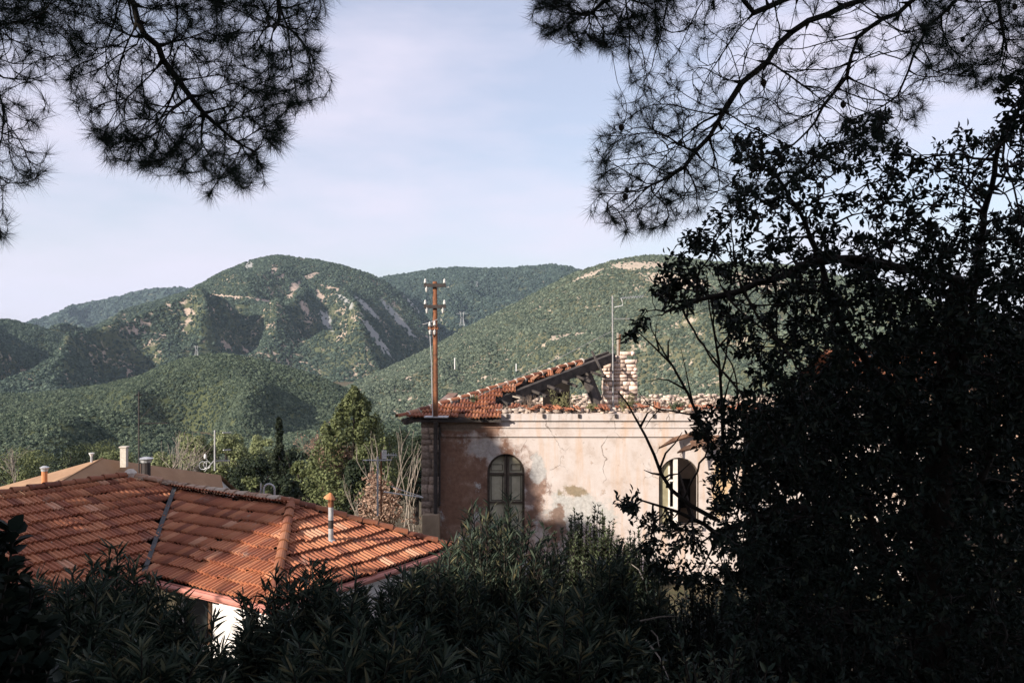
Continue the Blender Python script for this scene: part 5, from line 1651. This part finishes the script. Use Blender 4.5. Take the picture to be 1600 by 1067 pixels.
# ------------------------------------------------------------------ foreground shrubs
def oleander(x, y, ztop, w, d, label, n_stem, mat='oleander', leafL=0.155, leafW=0.0185, per=31, name='oleander_shrub', whorl=3, group='oleander shrubs in front of the houses', stem='twig', zb=None, seed=None, tmin=0.76):
    rng = np.random.default_rng(seed if seed is not None else int(abs(x) * 100 + y * 10))
    zg = float(ground_z(x, y)) - 0.1 if zb is None else zb
    t = thing(name, (x, y, zg), label, 'shrub', group)
    n_stem = int(n_stem * 1.9)
    rad = np.sqrt(rng.random(n_stem)); an = rng.uniform(0, 6.283, n_stem)
    tx = x + rad * np.cos(an) * w / 2; ty = y + rad * np.sin(an) * d / 2
    n_stem = n_stem
    tz = zg + (ztop - zg) * (1 - 0.38 * rad ** 2) * rng.uniform(tmin, 1.0, n_stem)
    bx = x + (tx - x) * 0.35 + rng.normal(0, .1, n_stem); by = y + (ty - y) * 0.35 + rng.normal(0, .1, n_stem)
    b0 = np.stack([bx, by, np.full(n_stem, zg)], -1); b2 = np.stack([tx, ty, tz], -1)
    b1 = (b0 * 0.45 + b2 * 0.55); b1[:, 2] += 0.12 * (tz - zg); b1[:, :2] = b0[:, :2] * 0.6 + b2[:, :2] * 0.4
    f0 = np.linspace(0, 1, 7)
    cur = lambda f: b0[:, None] * ((1 - f) ** 2)[..., None] + 2 * b1[:, None] * (f * (1 - f))[..., None] + b2[:, None] * (f ** 2)[..., None]
    pts = cur(np.tile(f0, (n_stem, 1)))
    V, Fq = seg_tubes(pts[:, :-1].reshape(-1, 3), pts[:, 1:].reshape(-1, 3), np.tile(np.linspace(0.014, 0.006, 6), n_stem), np.tile(np.linspace(0.012, 0.004, 6), n_stem), 4)
    mk('stems', V, Fq, M[stem], t)
    f = np.repeat(np.linspace(0.42, 1.0, per)[None], n_stem, 0) + rng.uniform(-.015, .015, (n_stem, per)); f = np.clip(f, 0, 1)
    c = cur(f); e = cur(np.clip(f + 0.02, 0, 1.02)) - c
    c = np.repeat(c.reshape(-1, 3), whorl, 0); ax = unit(np.repeat(e.reshape(-1, 3), whorl, 0)) + 1e-6
    r_ = unit(np.cross(ax, rng.normal(size=ax.shape)))
    dv = unit(r_ + ax * rng.uniform(0.5, 1.5, (len(ax), 1)))
    L = leafL * rng.uniform(0.6, 1.15, len(ax)); W = leafW * rng.uniform(.8, 1.2, len(ax))
    nv_ = unit(ax + rng.normal(0, .3, ax.shape))
    V, Fq = leaf_arrays(c, dv, nv_, L, W, rng.uniform(-0.05, 0.3, (len(ax), 1)), 0.1) if y < 9.0 else leaf_simple(c, dv, nv_, L, W)
    tag(mk('foliage', V, Fq, M[mat], t), kind='stuff')
    return t


def ztop(py, Y): return (533.5 - py) / F * Y


oleander(-0.15, 9.6, ztop(775, 9.6), 2.3, 2.2, 'tall oleander catching sun below the left arched window', 120)
oleander(-0.65, 8.6, ztop(858, 8.6), 1.6, 1.6, 'oleander beside the tiled eave, left of the sunlit one', 80, seed=31)
oleander(-1.75, 7.8, ztop(872, 7.8), 2.2, 1.8, 'oleander in shade below the right hip roof', 100, seed=32)
oleander(0.9, 8.2, ztop(850, 8.2), 1.7, 1.7, 'shaded oleander right of the sunlit one', 90, seed=33)
oleander(-2.45, 6.6, ztop(930, 6.6), 1.0, 1.2, 'oleander sprays before the bright white wall', 34, seed=34)
oleander(-3.55, 7.6, ztop(852, 7.6), 1.9, 1.7, 'tall oleander covering the foot of the roof valley', 110, seed=35)
oleander(-3.1, 6.4, ztop(900, 6.4), 1.3, 1.4, 'dark oleander left of the bright white wall', 70, seed=36)
oleander(-4.3, 7.6, ztop(905, 7.6), 1.6, 1.6, 'dark oleander below the left wing eave', 80, seed=37)
oleander(-2.2, 5.2, ztop(985, 5.2), 1.5, 1.3, 'low dark oleander along the bottom left', 70, seed=38)
oleander(-0.9, 5.6, ztop(960, 5.6), 1.8, 1.4, 'low dark oleander at the bottom middle', 80, seed=39)
oleander(0.35, 6.3, ztop(925, 6.3), 1.7, 1.4, 'shaded oleander in the centre bottom', 80, seed=40)
oleander(-3.2, 4.9, ztop(960, 4.9), 1.4, 1.2, 'dark oleander in the bottom left corner', 70, seed=41)
oleander(1.05, 12.2, ztop(785, 12.2), 1.9, 1.5, 'fine leaved shrub catching sun below the middle of the ruin', 170, 'small_leaf', 0.065, 0.02, 54, 'leafy_shrub', 3, None, seed=51, tmin=0.88)
oleander(1.75, 12.6, ztop(820, 12.6), 1.2, 1.2, 'fine leaved shrub nearer the right arched window', 110, 'small_leaf', 0.065, 0.02, 48, 'leafy_shrub', 3, None, seed=52, tmin=0.88)
oleander(1.7, 8.0, ztop(905, 8.0), 1.8, 1.5, 'loose shaded shrub below the ruin ledge', 70, 'broadleaf', 0.07, 0.022, 26, 'leafy_shrub', 2, None, seed=53)
oleander(1.2, 5.2, ztop(985, 5.2), 1.6, 1.1, 'low weedy shrub at the bottom right of centre', 60, 'oleander', 0.07, 0.02, 24, 'leafy_shrub', 2, None, seed=54)
oleander(2.1, 6.2, ztop(960, 6.2), 1.6, 1.2, 'low dark shrub under the dark tree', 70, 'broadleaf', 0.07, 0.024, 26, 'leafy_shrub', 2, None, seed=55)
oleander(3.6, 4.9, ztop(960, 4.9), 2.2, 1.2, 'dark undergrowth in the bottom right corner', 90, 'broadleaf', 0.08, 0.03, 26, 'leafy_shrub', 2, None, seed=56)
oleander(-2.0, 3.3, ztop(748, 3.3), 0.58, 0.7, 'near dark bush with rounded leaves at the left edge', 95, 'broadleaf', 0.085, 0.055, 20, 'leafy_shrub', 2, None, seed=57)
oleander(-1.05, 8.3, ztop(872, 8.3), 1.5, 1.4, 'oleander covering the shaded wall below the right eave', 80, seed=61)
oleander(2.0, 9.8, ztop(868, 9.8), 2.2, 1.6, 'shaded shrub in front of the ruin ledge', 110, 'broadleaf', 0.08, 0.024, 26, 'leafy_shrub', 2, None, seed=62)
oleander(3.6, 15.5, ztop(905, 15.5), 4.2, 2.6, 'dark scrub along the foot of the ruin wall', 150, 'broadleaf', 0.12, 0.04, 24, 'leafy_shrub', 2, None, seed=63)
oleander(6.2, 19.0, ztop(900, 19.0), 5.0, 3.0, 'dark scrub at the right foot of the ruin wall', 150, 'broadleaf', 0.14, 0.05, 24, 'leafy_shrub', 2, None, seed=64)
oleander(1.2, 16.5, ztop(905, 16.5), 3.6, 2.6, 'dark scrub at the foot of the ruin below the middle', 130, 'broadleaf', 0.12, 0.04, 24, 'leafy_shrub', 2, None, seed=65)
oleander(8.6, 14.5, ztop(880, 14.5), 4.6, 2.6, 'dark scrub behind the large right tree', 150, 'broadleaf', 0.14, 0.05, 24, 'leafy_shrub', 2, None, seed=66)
# dead sticks in the clearing
st = MB()
for (a, b) in (((1010, 1000, 7.5), (1045, 1060, 6.8)), ((1018, 985, 8), (1030, 1010, 7.6)), ((1000, 970, 7.8), (1058, 962, 7.8)), ((1005, 905, 11), (985, 880, 12))):
    st.tube([P(*a), P((a[0] + b[0]) / 2 + 3, (a[1] + b[1]) / 2 - 3, (a[2] + b[2]) / 2), P(*b)], [0.009, 0.007, 0.003], 5)
tag(st.build('dead_branches', M['pale_bark']), 'pale dead sticks lying in the shaded clearing below the ruin', 'sticks', kind='stuff')
pc = [P(1195, 1067, 5.3), P(1200, 1010, 6.4), P(1235, 1000, 6.9), P(1290, 1015, 6.6), P(1300, 1067, 5.3), P(1330, 1120, 4.6), P(1180, 1120, 4.6)]
m = MB(); pv = [Vector((p.x, p.y, float(ground_z(p.x, p.y)) + 0.25)) for p in pc]; pv2 = [p - UP * 0.35 for p in pv]
m.add(pv + pv2, [tuple(range(7))[::-1]] + [(i, (i + 1) % 7, 7 + (i + 1) % 7, 7 + i) for i in range(7)])
tag(m.build('path', M['path']), 'pale bare stone ledge showing at the bottom under the dark tree', kind='structure')

# ------------------------------------------------------------------ overhanging pines
def pine(label, trunk, limbs, attract, step, kill, seed, loc, needle_n, needle_L, wispy=0.0, cones=0, crown_blobs=(), extra_skip=None, sag=0.07, dense=()):
    rng = np.random.default_rng(seed)
    t = thing('pine_tree', loc, label, 'tree', 'pines overhanging the view')
    m = MB(); m.tube(trunk[0], trunk[1], 10); m.build('trunk', M['bark'], t, True)
    nd, par, nch, nsk = colonize(limbs, attract, step, kill, rng, 120, 0.11, sag, 1.25)
    R = pipe_radii(par, nch, 0.0015, 2.3, 0.017)
    c = np.where(par >= 0)[0]
    V, Fq = seg_tubes(nd[par[c]], nd[c], R[par[c]] * 0.9 + R[c] * .1, R[c], 4); mk('branches', V, Fq, M['twig'], t)
    td = tip_dist(par, len(nd))
    mask = (nch == 0) | ((td < 3) & (rng.random(len(nd)) < 0.75)) | ((td < 6) & (rng.random(len(nd)) < 0.22))
    if extra_skip is not None: mask &= ~extra_skip(nd, rng)
    pxn = nd[:, 0] / nd[:, 1] * F + 800; pyn = 533.5 - nd[:, 2] / nd[:, 1] * F
    thick = np.zeros(len(nd), bool)
    for dp_ in dense: thick |= in_poly(pxn, pyn, dp_)
    mask |= thick & (td < 7) & (rng.random(len(nd)) < 0.4)
    tip = np.where(mask & (par >= 0))[0]
    ax = unit(nd[tip] - nd[par[tip]])
    cnt = np.where((nch[tip] == 0) | thick[tip], needle_n, needle_n // 2)
    rep = np.repeat(np.arange(len(tip)), cnt)
    p0 = nd[tip][rep] + ax[rep] * rng.uniform(-0.035, 0.012, (len(rep), 1))
    d = unit(ax[rep] * rng.uniform(0.15, 1.4, (len(rep), 1)) + unit(rng.normal(size=(len(rep), 3))))
    V, Fq = blade_arrays(p0, d, needle_L * rng.uniform(.65, 1.1, len(rep)), np.full(len(rep), 0.0018), rng)
    tag(mk('needles', V, Fq, M['needle'], t), kind='stuff')
    if cones:
        cm = MB(); cm.lathe((0, 0, 0), [(0.004, 0.0), (0.013, -0.006), (0.017, -0.018), (0.013, -0.03), (0.005, -0.039)], 8); cme = mesh_data('pine_cone', cm.v, cm.f, M['bark'])
        ok = np.where((td > 1) & (td < 14) & (np.arange(len(nd)) > nsk))[0]
        for i in rng.choice(ok, min(cones, len(ok)), replace=False):
            inst('pine_cone', cme, Matrix.Translation(nd[i]), t)
    if crown_blobs:
        V, Fq = crown_cloud(crown_blobs, 56, 0.30, rng, 0.8); mk('crown', V, Fq, M['pine_crown'], t)
    return t


def blob_field(c, r, n, seed, br=(0.35, 0.6), skip_frame=True):
    """clumps of a crown outside the view, with gaps cut to let the sun through"""
    rng = np.random.default_rng(seed)
    d = unit(rng.normal(size=(n, 3))) * (rng.random(n)[:, None] ** (1 / 3)); p = np.array(c) + d * np.array(r)
    rad = rng.uniform(br[0], br[1], n)
    bad = np.zeros(n, bool)
    offs = unit(np.random.default_rng(1).normal(size=(14, 3)))
    for o_ in np.concatenate([np.zeros((1, 3)), offs]):
        bad |= blocks_lit(p + o_ * rad[:, None] * 1.05)
    if skip_frame:
        Y = np.maximum(p[:, 1] + rad, 0.01)
        vis = (p[:, 1] + rad > 0.1) & (np.abs(p[:, 0]) - rad * 1.6 < Y * 0.60) & (np.abs(p[:, 2]) - rad * 1.6 < Y * 0.41)
        bad |= vis
    return [(tuple(p[i]), rad[i]) for i in range(n) if not bad[i]]


rng = np.random.default_rng(77)
LA = [(40, -40), (530, -60), (520, 0), (490, 60), (515, 140), (455, 178), (435, 235), (395, 295), (345, 295), (310, 262), (225, 268), (150, 232), (125, 150), (80, 110)]
LBp = [(-120, -40), (90, -40), (95, 60), (60, 90), (60, 190), (75, 262), (20, 285), (-80, 300)]
LD = [(240, 150), (470, 150), (430, 240), (390, 295), (340, 290), (240, 262), (150, 225)]
at = np.concatenate([sample_poly(LA, 1800, 4.3, 5.8, rng), sample_poly(LD, 620, 4.5, 5.5, rng), sample_poly([(-60, -40), (530, -60), (515, 10), (300, 45), (100, 80), (-60, 100)], 650, 4.3, 5.8, rng), sample_poly(LBp, 480, 4.2, 5.4, rng), sample_poly([(-20, 325), (8, 330), (12, 352), (-20, 360)], 5, 4.4, 4.8, rng)])
limbs = [[P(-700, -700, 5.2), P(-300, -560, 5.2), P(60, -330, 5.1), P(170, -90, 5.0), P(215, 30, 5.0), P(258, 95, 5.0), P(300, 150, 5.0), P(340, 200, 5.05)],
         [12, P(150, -300, 5.3), P(330, -200, 5.3), P(420, -60, 5.2), P(440, 30, 5.1)],
         [8, P(-60, -250, 4.8), P(-40, -20, 4.7), P(-10, 100, 4.7)]]
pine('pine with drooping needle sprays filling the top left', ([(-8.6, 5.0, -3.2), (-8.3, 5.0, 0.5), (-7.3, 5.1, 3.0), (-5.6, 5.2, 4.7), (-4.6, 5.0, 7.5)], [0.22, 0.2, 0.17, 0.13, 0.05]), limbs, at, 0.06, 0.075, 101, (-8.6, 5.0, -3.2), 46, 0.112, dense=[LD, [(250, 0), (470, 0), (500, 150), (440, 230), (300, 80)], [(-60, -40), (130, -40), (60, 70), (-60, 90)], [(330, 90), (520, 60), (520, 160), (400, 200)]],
     crown_blobs=blob_field((-3.6, 2.6, 6.4), (4.6, 4.2, 2.8), 420, 5))
RA = [(825, -60), (1060, -60), (1055, 40), (1000, 70), (960, 78), (905, 68), (860, 50), (832, 18)]
RB = [(1040, -60), (1500, -60), (1480, 90), (1440, 170), (1400, 230), (1330, 250), (1200, 300), (1100, 330), (1000, 350), (945, 345), (930, 290), (925, 240), (960, 180), (975, 110), (1010, 60)]
RC = [(1420, -60), (1640, -60), (1640, 110), (1560, 135), (1500, 140), (1450, 100)]
RE = [(950, 180), (1100, 200), (1120, 320), (1000, 352), (942, 345), (925, 260)]
at = np.concatenate([sample_poly(RA, 2200, 4.6, 5.6, rng), sample_poly(RB, 1500, 4.6, 6.4, rng), sample_poly(RC, 1000, 5.5, 6.8, rng), sample_poly(RE, 300, 4.8, 5.6, rng)])
limbs = [[P(2300, -500, 5.4), P(1900, -330, 5.4), P(1600, -120, 5.4), P(1400, -20, 5.3), P(1290, 20, 5.3), P(1240, 50, 5.25), P(1200, 100, 5.2), P(1160, 130, 5.2), P(1135, 170, 5.2), P(1110, 215, 5.15), P(1070, 260, 5.1)],
         [24, P(1180, 20, 5.4), P(1090, -60, 5.3), P(980, -20, 5.2), P(930, 20, 5.1)],
         [18, P(1450, 40, 5.7), P(1420, 110, 5.7), P(1400, 150, 5.7)],
         [16, P(1560, 0, 6.0), P(1570, 60, 6.1)],
         [20, P(1340, 60, 5.6), P(1310, 140, 5.5), P(1270, 190, 5.5)]]


def thin_right(nd, rng):
    px = nd[:, 0] / nd[:, 1] * F + 800; py = 533.5 - nd[:, 2] / nd[:, 1] * F
    core = in_poly(px, py, [(1040, 20), (1420, -20), (1420, 200), (1150, 250), (1060, 160)])
    return core & (rng.random(len(nd)) < 0.5)


pine('pine with wispy bare twigs and cones filling the top right', ([(6.9, 5.4, -3.9), (6.6, 5.4, 0), (6.0, 5.4, 4.0), (5.6, 5.2, 9)], [0.24, 0.2, 0.16, 0.06]), limbs, at, 0.062, 0.075, 102, (6.9, 5.4, -3.9), 44, 0.105, cones=17, dense=[RA, RC],
     crown_blobs=blob_field((4.2, 3.0, 6.8), (4.8, 4.2, 2.8), 420, 6), extra_skip=thin_right)

# unseen shade trees left of and behind the camera, crowns shaped for their shade
def shade_tree(x, y, cz, r, n, seed, label):
    zg = float(ground_z(x, y)); rng = np.random.default_rng(seed)
    t = thing('pine_tree', (x, y, zg), label, 'tree', 'shade pines beside the viewpoint')
    m = MB(); m.tube([(x, y, zg - .2), (x + .2, y, (zg + cz) / 2), (x, y, cz + r[2] * .4)], [0.26, 0.2, 0.08], 8)
    for i in range(7):
        an = i * 0.9; m.tube([(x + .1, y, cz - r[2] * .6), (x + math.cos(an) * r[0] * .4, y + math.sin(an) * r[1] * .4, cz - r[2] * .1), (x + math.cos(an) * r[0] * .8, y + math.sin(an) * r[1] * .8, cz + r[2] * .2)], [0.1, 0.07, 0.03], 6)
    m.build('trunk', M['bark'], t)
    bl = blob_field((x, y, cz), r, n, seed)
    if bl:
        V, Fq = crown_cloud(bl, 64, 0.34, rng, 0.8); mk('crown', V, Fq, M['pine_crown'], t)
    return t


shade_tree(-21.0, 11.5, 4.6, (4.2, 4.2, 4.2), 420, 201, 'dense pine standing well left of the view beyond the tiled house')
shade_tree(-24.5, 4.5, 3.6, (4.2, 4.5, 4.4), 420, 202, 'broad pine far left of the viewpoint')
shade_tree(-17.6, 11.8, 0.6, (4.6, 2.6, 3.0), 420, 207, 'spreading pine just left of the view beside the tiled house')
shade_tree(-16.0, 5.5, 1.0, (3.4, 3.4, 3.2), 300, 206, 'low spreading pine left of the viewpoint')
shade_tree(-11.5, 1.0, 2.0, (3.8, 3.8, 3.8), 380, 203, 'pine close to the left of the viewpoint')
shade_tree(-9.5, -5.5, 6.0, (4.4, 4.2, 4.8), 440, 204, 'tall pine behind the viewpoint to the left')
shade_tree(-3.5, -7.5, 5.0, (4.2, 3.6, 4.6), 380, 205, 'tall pine straight behind the viewpoint')

# ------------------------------------------------------------------ dark broadleaf tree on the right
def evergreen(label, loc, trunk, limbs, attract, step, kill, seed, per, leafL, near_objs=0, name='evergreen_tree', mat='broadleaf', group=None):
    rng = np.random.default_rng(seed)
    t = thing(name, loc, label, 'tree', group)
    m = MB(); m.tube(trunk[0], trunk[1], 10); m.build('trunk', M['bark'], t, True)
    nd, par, nch, nsk = colonize(limbs, attract, step, kill, rng, 120, 0.2, 0.0, 0.5)
    R = pipe_radii(par, nch, 0.0028, 2.3, 0.055)
    c = np.where(par >= 0)[0]
    V, Fq = seg_tubes(nd[par[c]], nd[c], R[par[c]], R[c], 4); mk('branches', V, Fq, M['twig'], t)
    td = tip_dist(par, len(nd))
    tip = np.where((td < 4) & (par >= 0) & (np.arange(len(nd)) >= nsk))[0]
    ax = unit(nd[tip] - nd[par[tip]])
    if near_objs:      # the upper crown is open, with sky between the sprays
        hi = 533.5 - nd[tip][:, 2] / nd[tip][:, 1] * F
        kp_ = rng.random(len(tip)) < np.clip(0.66 + (hi - 330) / 420, 0.66, 1.0); tip = tip[kp_]; ax = ax[kp_]
    rep = np.repeat(np.arange(len(tip)), per)
    p0 = nd[tip][rep] - ax[rep] * rng.uniform(0, step, (len(rep), 1)) + rng.normal(0, leafL * 0.3, (len(rep), 3))
    rd = unit(np.cross(ax[rep], rng.normal(size=(len(rep), 3))))
    d = unit(rd + ax[rep] * rng.uniform(0.2, 1.2, (len(rep), 1)))
    L = leafL * rng.uniform(.65, 1.15, len(rep)); W = L * rng.uniform(.38, .52, len(rep))
    nr = unit(rng.normal(0, .6, d.shape) + np.array([0, 0, 1]))
    order = np.argsort(p0[:, 1]) if near_objs else np.arange(len(p0))
    if near_objs:
        px = p0[:, 0] / p0[:, 1] * F + 800; py = 533.5 - p0[:, 2] / p0[:, 1] * F
        vis = (px > 0) & (px < 1600) & (py > 0) & (py < 1067)
        order = np.argsort(np.where(vis, p0[:, 1] / L, 1e6))
        lv, lf = leaf_arrays(np.zeros((1, 3)), np.array([[0, 1.0, 0]]), np.array([[0, 0, 1.0]]), [1.0], [0.45], 0.15, 0.2)
        lme = mesh_data('leaf', lv, lf, M[mat])
        for i in order[:near_objs]:
            y_ = Vector(d[i]); z_ = Vector(nr[i]); x_ = y_.cross(z_).normalized(); z_ = x_.cross(y_)
            inst('leaf', lme, plane_mat(p0[i], x_, y_, z_) @ Matrix.Scale(L[i], 4), t)
        order = order[near_objs:]
    V, Fq = leaf_arrays(p0[order], d[order], nr[order], L[order], W[order], 0.15, 0.2) if near_objs else leaf_simple(p0, d, nr, L, W * 1.2)
    tag(mk('foliage', V, Fq, M[mat], t), kind='stuff')
    return t


rng = np.random.default_rng(88)
E1 = [(1150, 640), (1165, 560), (1130, 520), (1110, 470), (1060, 500), (1010, 455), (1040, 420), (1060, 375), (1110, 340), (1130, 290), (1140, 215), (1190, 195), (1220, 225), (1300, 230), (1330, 180), (1400, 170),
      (1420, 200), (1380, 260), (1450, 230), (1540, 190), (1640, 200), (1700, 220), (1700, 700), (1150, 700)]
E2p = [(1150, 640), (1700, 560), (1700, 1150), (1150, 1150), (1130, 900), (1110, 760)]
Eu = [(1540, 170), (1570, 130), (1650, 100), (1650, 240), (1560, 230)]
Ea = [(970, 520), (1000, 488), (1015, 500), (1005, 530), (975, 530)]
Eb = [(960, 770), (1000, 760), (1030, 790), (1110, 830), (1140, 760), (1160, 900), (1080, 930), (1010, 900), (990, 830)]
Ec = [(1085, 640), (1150, 620), (1170, 740), (1110, 700), (1075, 690)]
Ed = [(1110, 700), (1150, 690), (1170, 860), (1115, 830)]
at = np.concatenate([sample_poly(E1, 3000, 6.2, 8.6, rng), sample_poly([(1250, 400), (1700, 300), (1700, 700), (1200, 700)], 1800, 6.0, 8.8, rng), sample_poly(E2p, 4600, 6.0, 9.0, rng), sample_poly(Eu, 160, 5.6, 6.4, rng),
                     sample_poly(Ea, 22, 6.6, 7.0, rng), sample_poly(Eb, 300, 7.2, 8.2, rng), sample_poly(Ec, 120, 7.0, 7.8, rng), sample_poly(Ed, 120, 7.0, 7.8, rng)])
limbs = [[(3.6, 7.8, -4.4), P(1460, 900, 7.7), P(1470, 700, 7.6), P(1490, 520, 7.5), P(1500, 440, 7.4), P(1430, 425, 7.4), P(1330, 402, 7.3), P(1270, 410, 7.2), P(1210, 435, 7.1), P(1160, 452, 7.0), P(1090, 468, 6.9), P(1040, 485, 6.8)],
         [16, P(1400, 620, 7.6), P(1320, 520, 7.6), P(1250, 330, 7.4), P(1190, 240, 7.3)],
         [22, P(1540, 330, 7.2), P(1560, 230, 6.8), P(1600, 150, 6.2)],
         [14, P(1350, 780, 7.6), P(1220, 800, 7.6), P(1120, 830, 7.6), P(1060, 800, 7.6), P(1000, 780, 7.6)],
         [20, P(1600, 600, 7.6), P(1680, 500, 7.6)],
         [12, P(1300, 950, 7.4), P(1200, 1000, 7.2)],
         [13, P(1560, 900, 7.2), P(1640, 850, 7.2)]]
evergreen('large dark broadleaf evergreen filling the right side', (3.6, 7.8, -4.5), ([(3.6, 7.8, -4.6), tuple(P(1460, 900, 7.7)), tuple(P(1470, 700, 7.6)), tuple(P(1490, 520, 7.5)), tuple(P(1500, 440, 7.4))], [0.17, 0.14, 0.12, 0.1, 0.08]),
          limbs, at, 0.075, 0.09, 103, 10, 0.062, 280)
at = np.concatenate([sample_poly([(1180, 640), (1300, 560), (1480, 500), (1700, 480), (1700, 1150), (1180, 1100), (1170, 800)], 4500, 9.4, 11.4, rng), sample_poly([(1165, 650), (1300, 610), (1330, 930), (1165, 930)], 1500, 9.2, 10.6, rng)])
limbs = [[(5.6, 10.6, -5.6), P(1480, 900, 10.5), P(1460, 740, 10.4), P(1450, 620, 10.3)], [6, P(1340, 800, 10.3), P(1240, 760, 10.3)], [6, P(1600, 800, 10.2), P(1680, 700, 10.2)], [3, P(1320, 960, 10.2), P(1220, 1000, 10)]]
evergreen('second dark evergreen thicket behind the large right tree', (5.6, 10.6, -5.6), ([(5.6, 10.6, -5.7), tuple(P(1480, 900, 10.5)), tuple(P(1460, 740, 10.4))], [0.14, 0.11, 0.08]), limbs, at, 0.11, 0.13, 104, 16, 0.11)

# bare saplings in front of the ruin, right of the chimney
def sapling(label, polys, r):
    t = thing('bare_sapling', tuple(polys[0][0]), label, 'sapling', 'thin bare saplings before the ruin')
    for i, pl in enumerate(polys):
        m = MB(); n_ = len(pl); r0 = r if i == 0 else r * 0.55
        m.tube(pl, [r0 * (1 - 0.75 * q / (n_ - 1)) for q in range(n_)], 6); m.build('stem' if i == 0 else 'branch', M['twig'], t)
Ys = 7.4
sapling('curved bare branch crossing the right arched window', [[P(1120, 812, Ys), P(1080, 790, Ys), P(1050, 766, Ys), P(1033, 740, Ys), P(1022, 710, Ys), P(1008, 680, Ys), P(994, 655, Ys), P(980, 630, Ys), P(966, 612, Ys)],
         [P(1030, 735, Ys), P(1040, 708, Ys), P(1055, 692, Ys), P(1066, 675, Ys)], [P(1030, 741, Ys), P(1018, 739, Ys), P(1006, 734, Ys)], [P(1036, 748, Ys), P(1046, 742, Ys), P(1060, 740, Ys), P(1080, 722, Ys)],
         [P(1042, 762, Ys), P(1042, 752, Ys), P(1052, 742, Ys)], [P(1000, 668, Ys), P(1012, 645, Ys), P(1020, 640, Ys)]], 0.020)
sapling('forked bare sapling against the hill right of the chimney', [[P(1110, 700, 7.2), P(1095, 660, 7.2), P(1075, 615, 7.2), P(1050, 570, 7.2), P(1020, 540, 7.2), P(995, 517, 7.2)],
         [P(1055, 578, 7.2), P(1040, 555, 7.2), P(1030, 538, 7.2), P(1018, 515, 7.2), P(1015, 505, 7.2)], [P(1044, 560, 7.2), P(1044, 535, 7.2), P(1047, 528, 7.2)], [P(1030, 548, 7.2), P(1024, 525, 7.2), P(1026, 505, 7.2)],
         [P(1070, 608, 7.2), P(1045, 594, 7.2), P(1030, 592, 7.2), P(1012, 596, 7.2)], [P(1085, 640, 7.2), P(1078, 610, 7.2), P(1072, 580, 7.2), P(1064, 545, 7.2)]], 0.016)
sapling('upright bare sapling beside the dark tree edge', [[P(1132, 760, 7.5), P(1130, 700, 7.5), P(1128, 630, 7.5), P(1124, 570, 7.5), P(1116, 520, 7.5), P(1108, 480, 7.5), P(1104, 430, 7.5)],
         [P(1126, 590, 7.5), P(1134, 560, 7.5), P(1138, 520, 7.5), P(1136, 480, 7.5)], [P(1128, 640, 7.5), P(1138, 600, 7.5), P(1150, 570, 7.5)], [P(1124, 570, 7.5), P(1112, 555, 7.5), P(1100, 540, 7.5)], [P(1120, 545, 7.5), P(1138, 525, 7.5), P(1150, 500, 7.5)]], 0.019)
sapling('low leafless twig arching over the ruin cornice', [[P(1120, 700, 7.3), P(1080, 648, 7.3), P(1050, 642, 7.3), P(1030, 640, 7.3), P(1012, 630, 7.3), P(998, 612, 7.3)], [P(1030, 640, 7.3), P(1016, 655, 7.3), P(1008, 668, 7.3)], [P(1022, 636, 7.3), P(1020, 622, 7.3)]], 0.010)

# ------------------------------------------------------------------ haze
hz = NB('haze')
for n_ in list(hz.t.nodes):
    if n_.type == 'BSDF_PRINCIPLED': hz.t.nodes.remove(n_)
pvn = hz.t.nodes.new('ShaderNodeVolumePrincipled'); pvn.inputs['Color'].default_value = (0.62, 0.80, 1.0, 1); pvn.inputs['Density'].default_value = 0.00006
hz.t.links.new(pvn.outputs['Volume'], [n_ for n_ in hz.t.nodes if n_.type == 'OUTPUT_MATERIAL'][0].inputs['Volume'])
m = MB(); m.box((0, 2800, 116), (10400, 6600, 430))
hb_ = m.build('haze', hz.m); tag(hb_, 'thin pale blue air between the viewpoint and the far hills', 'haze', kind='stuff')
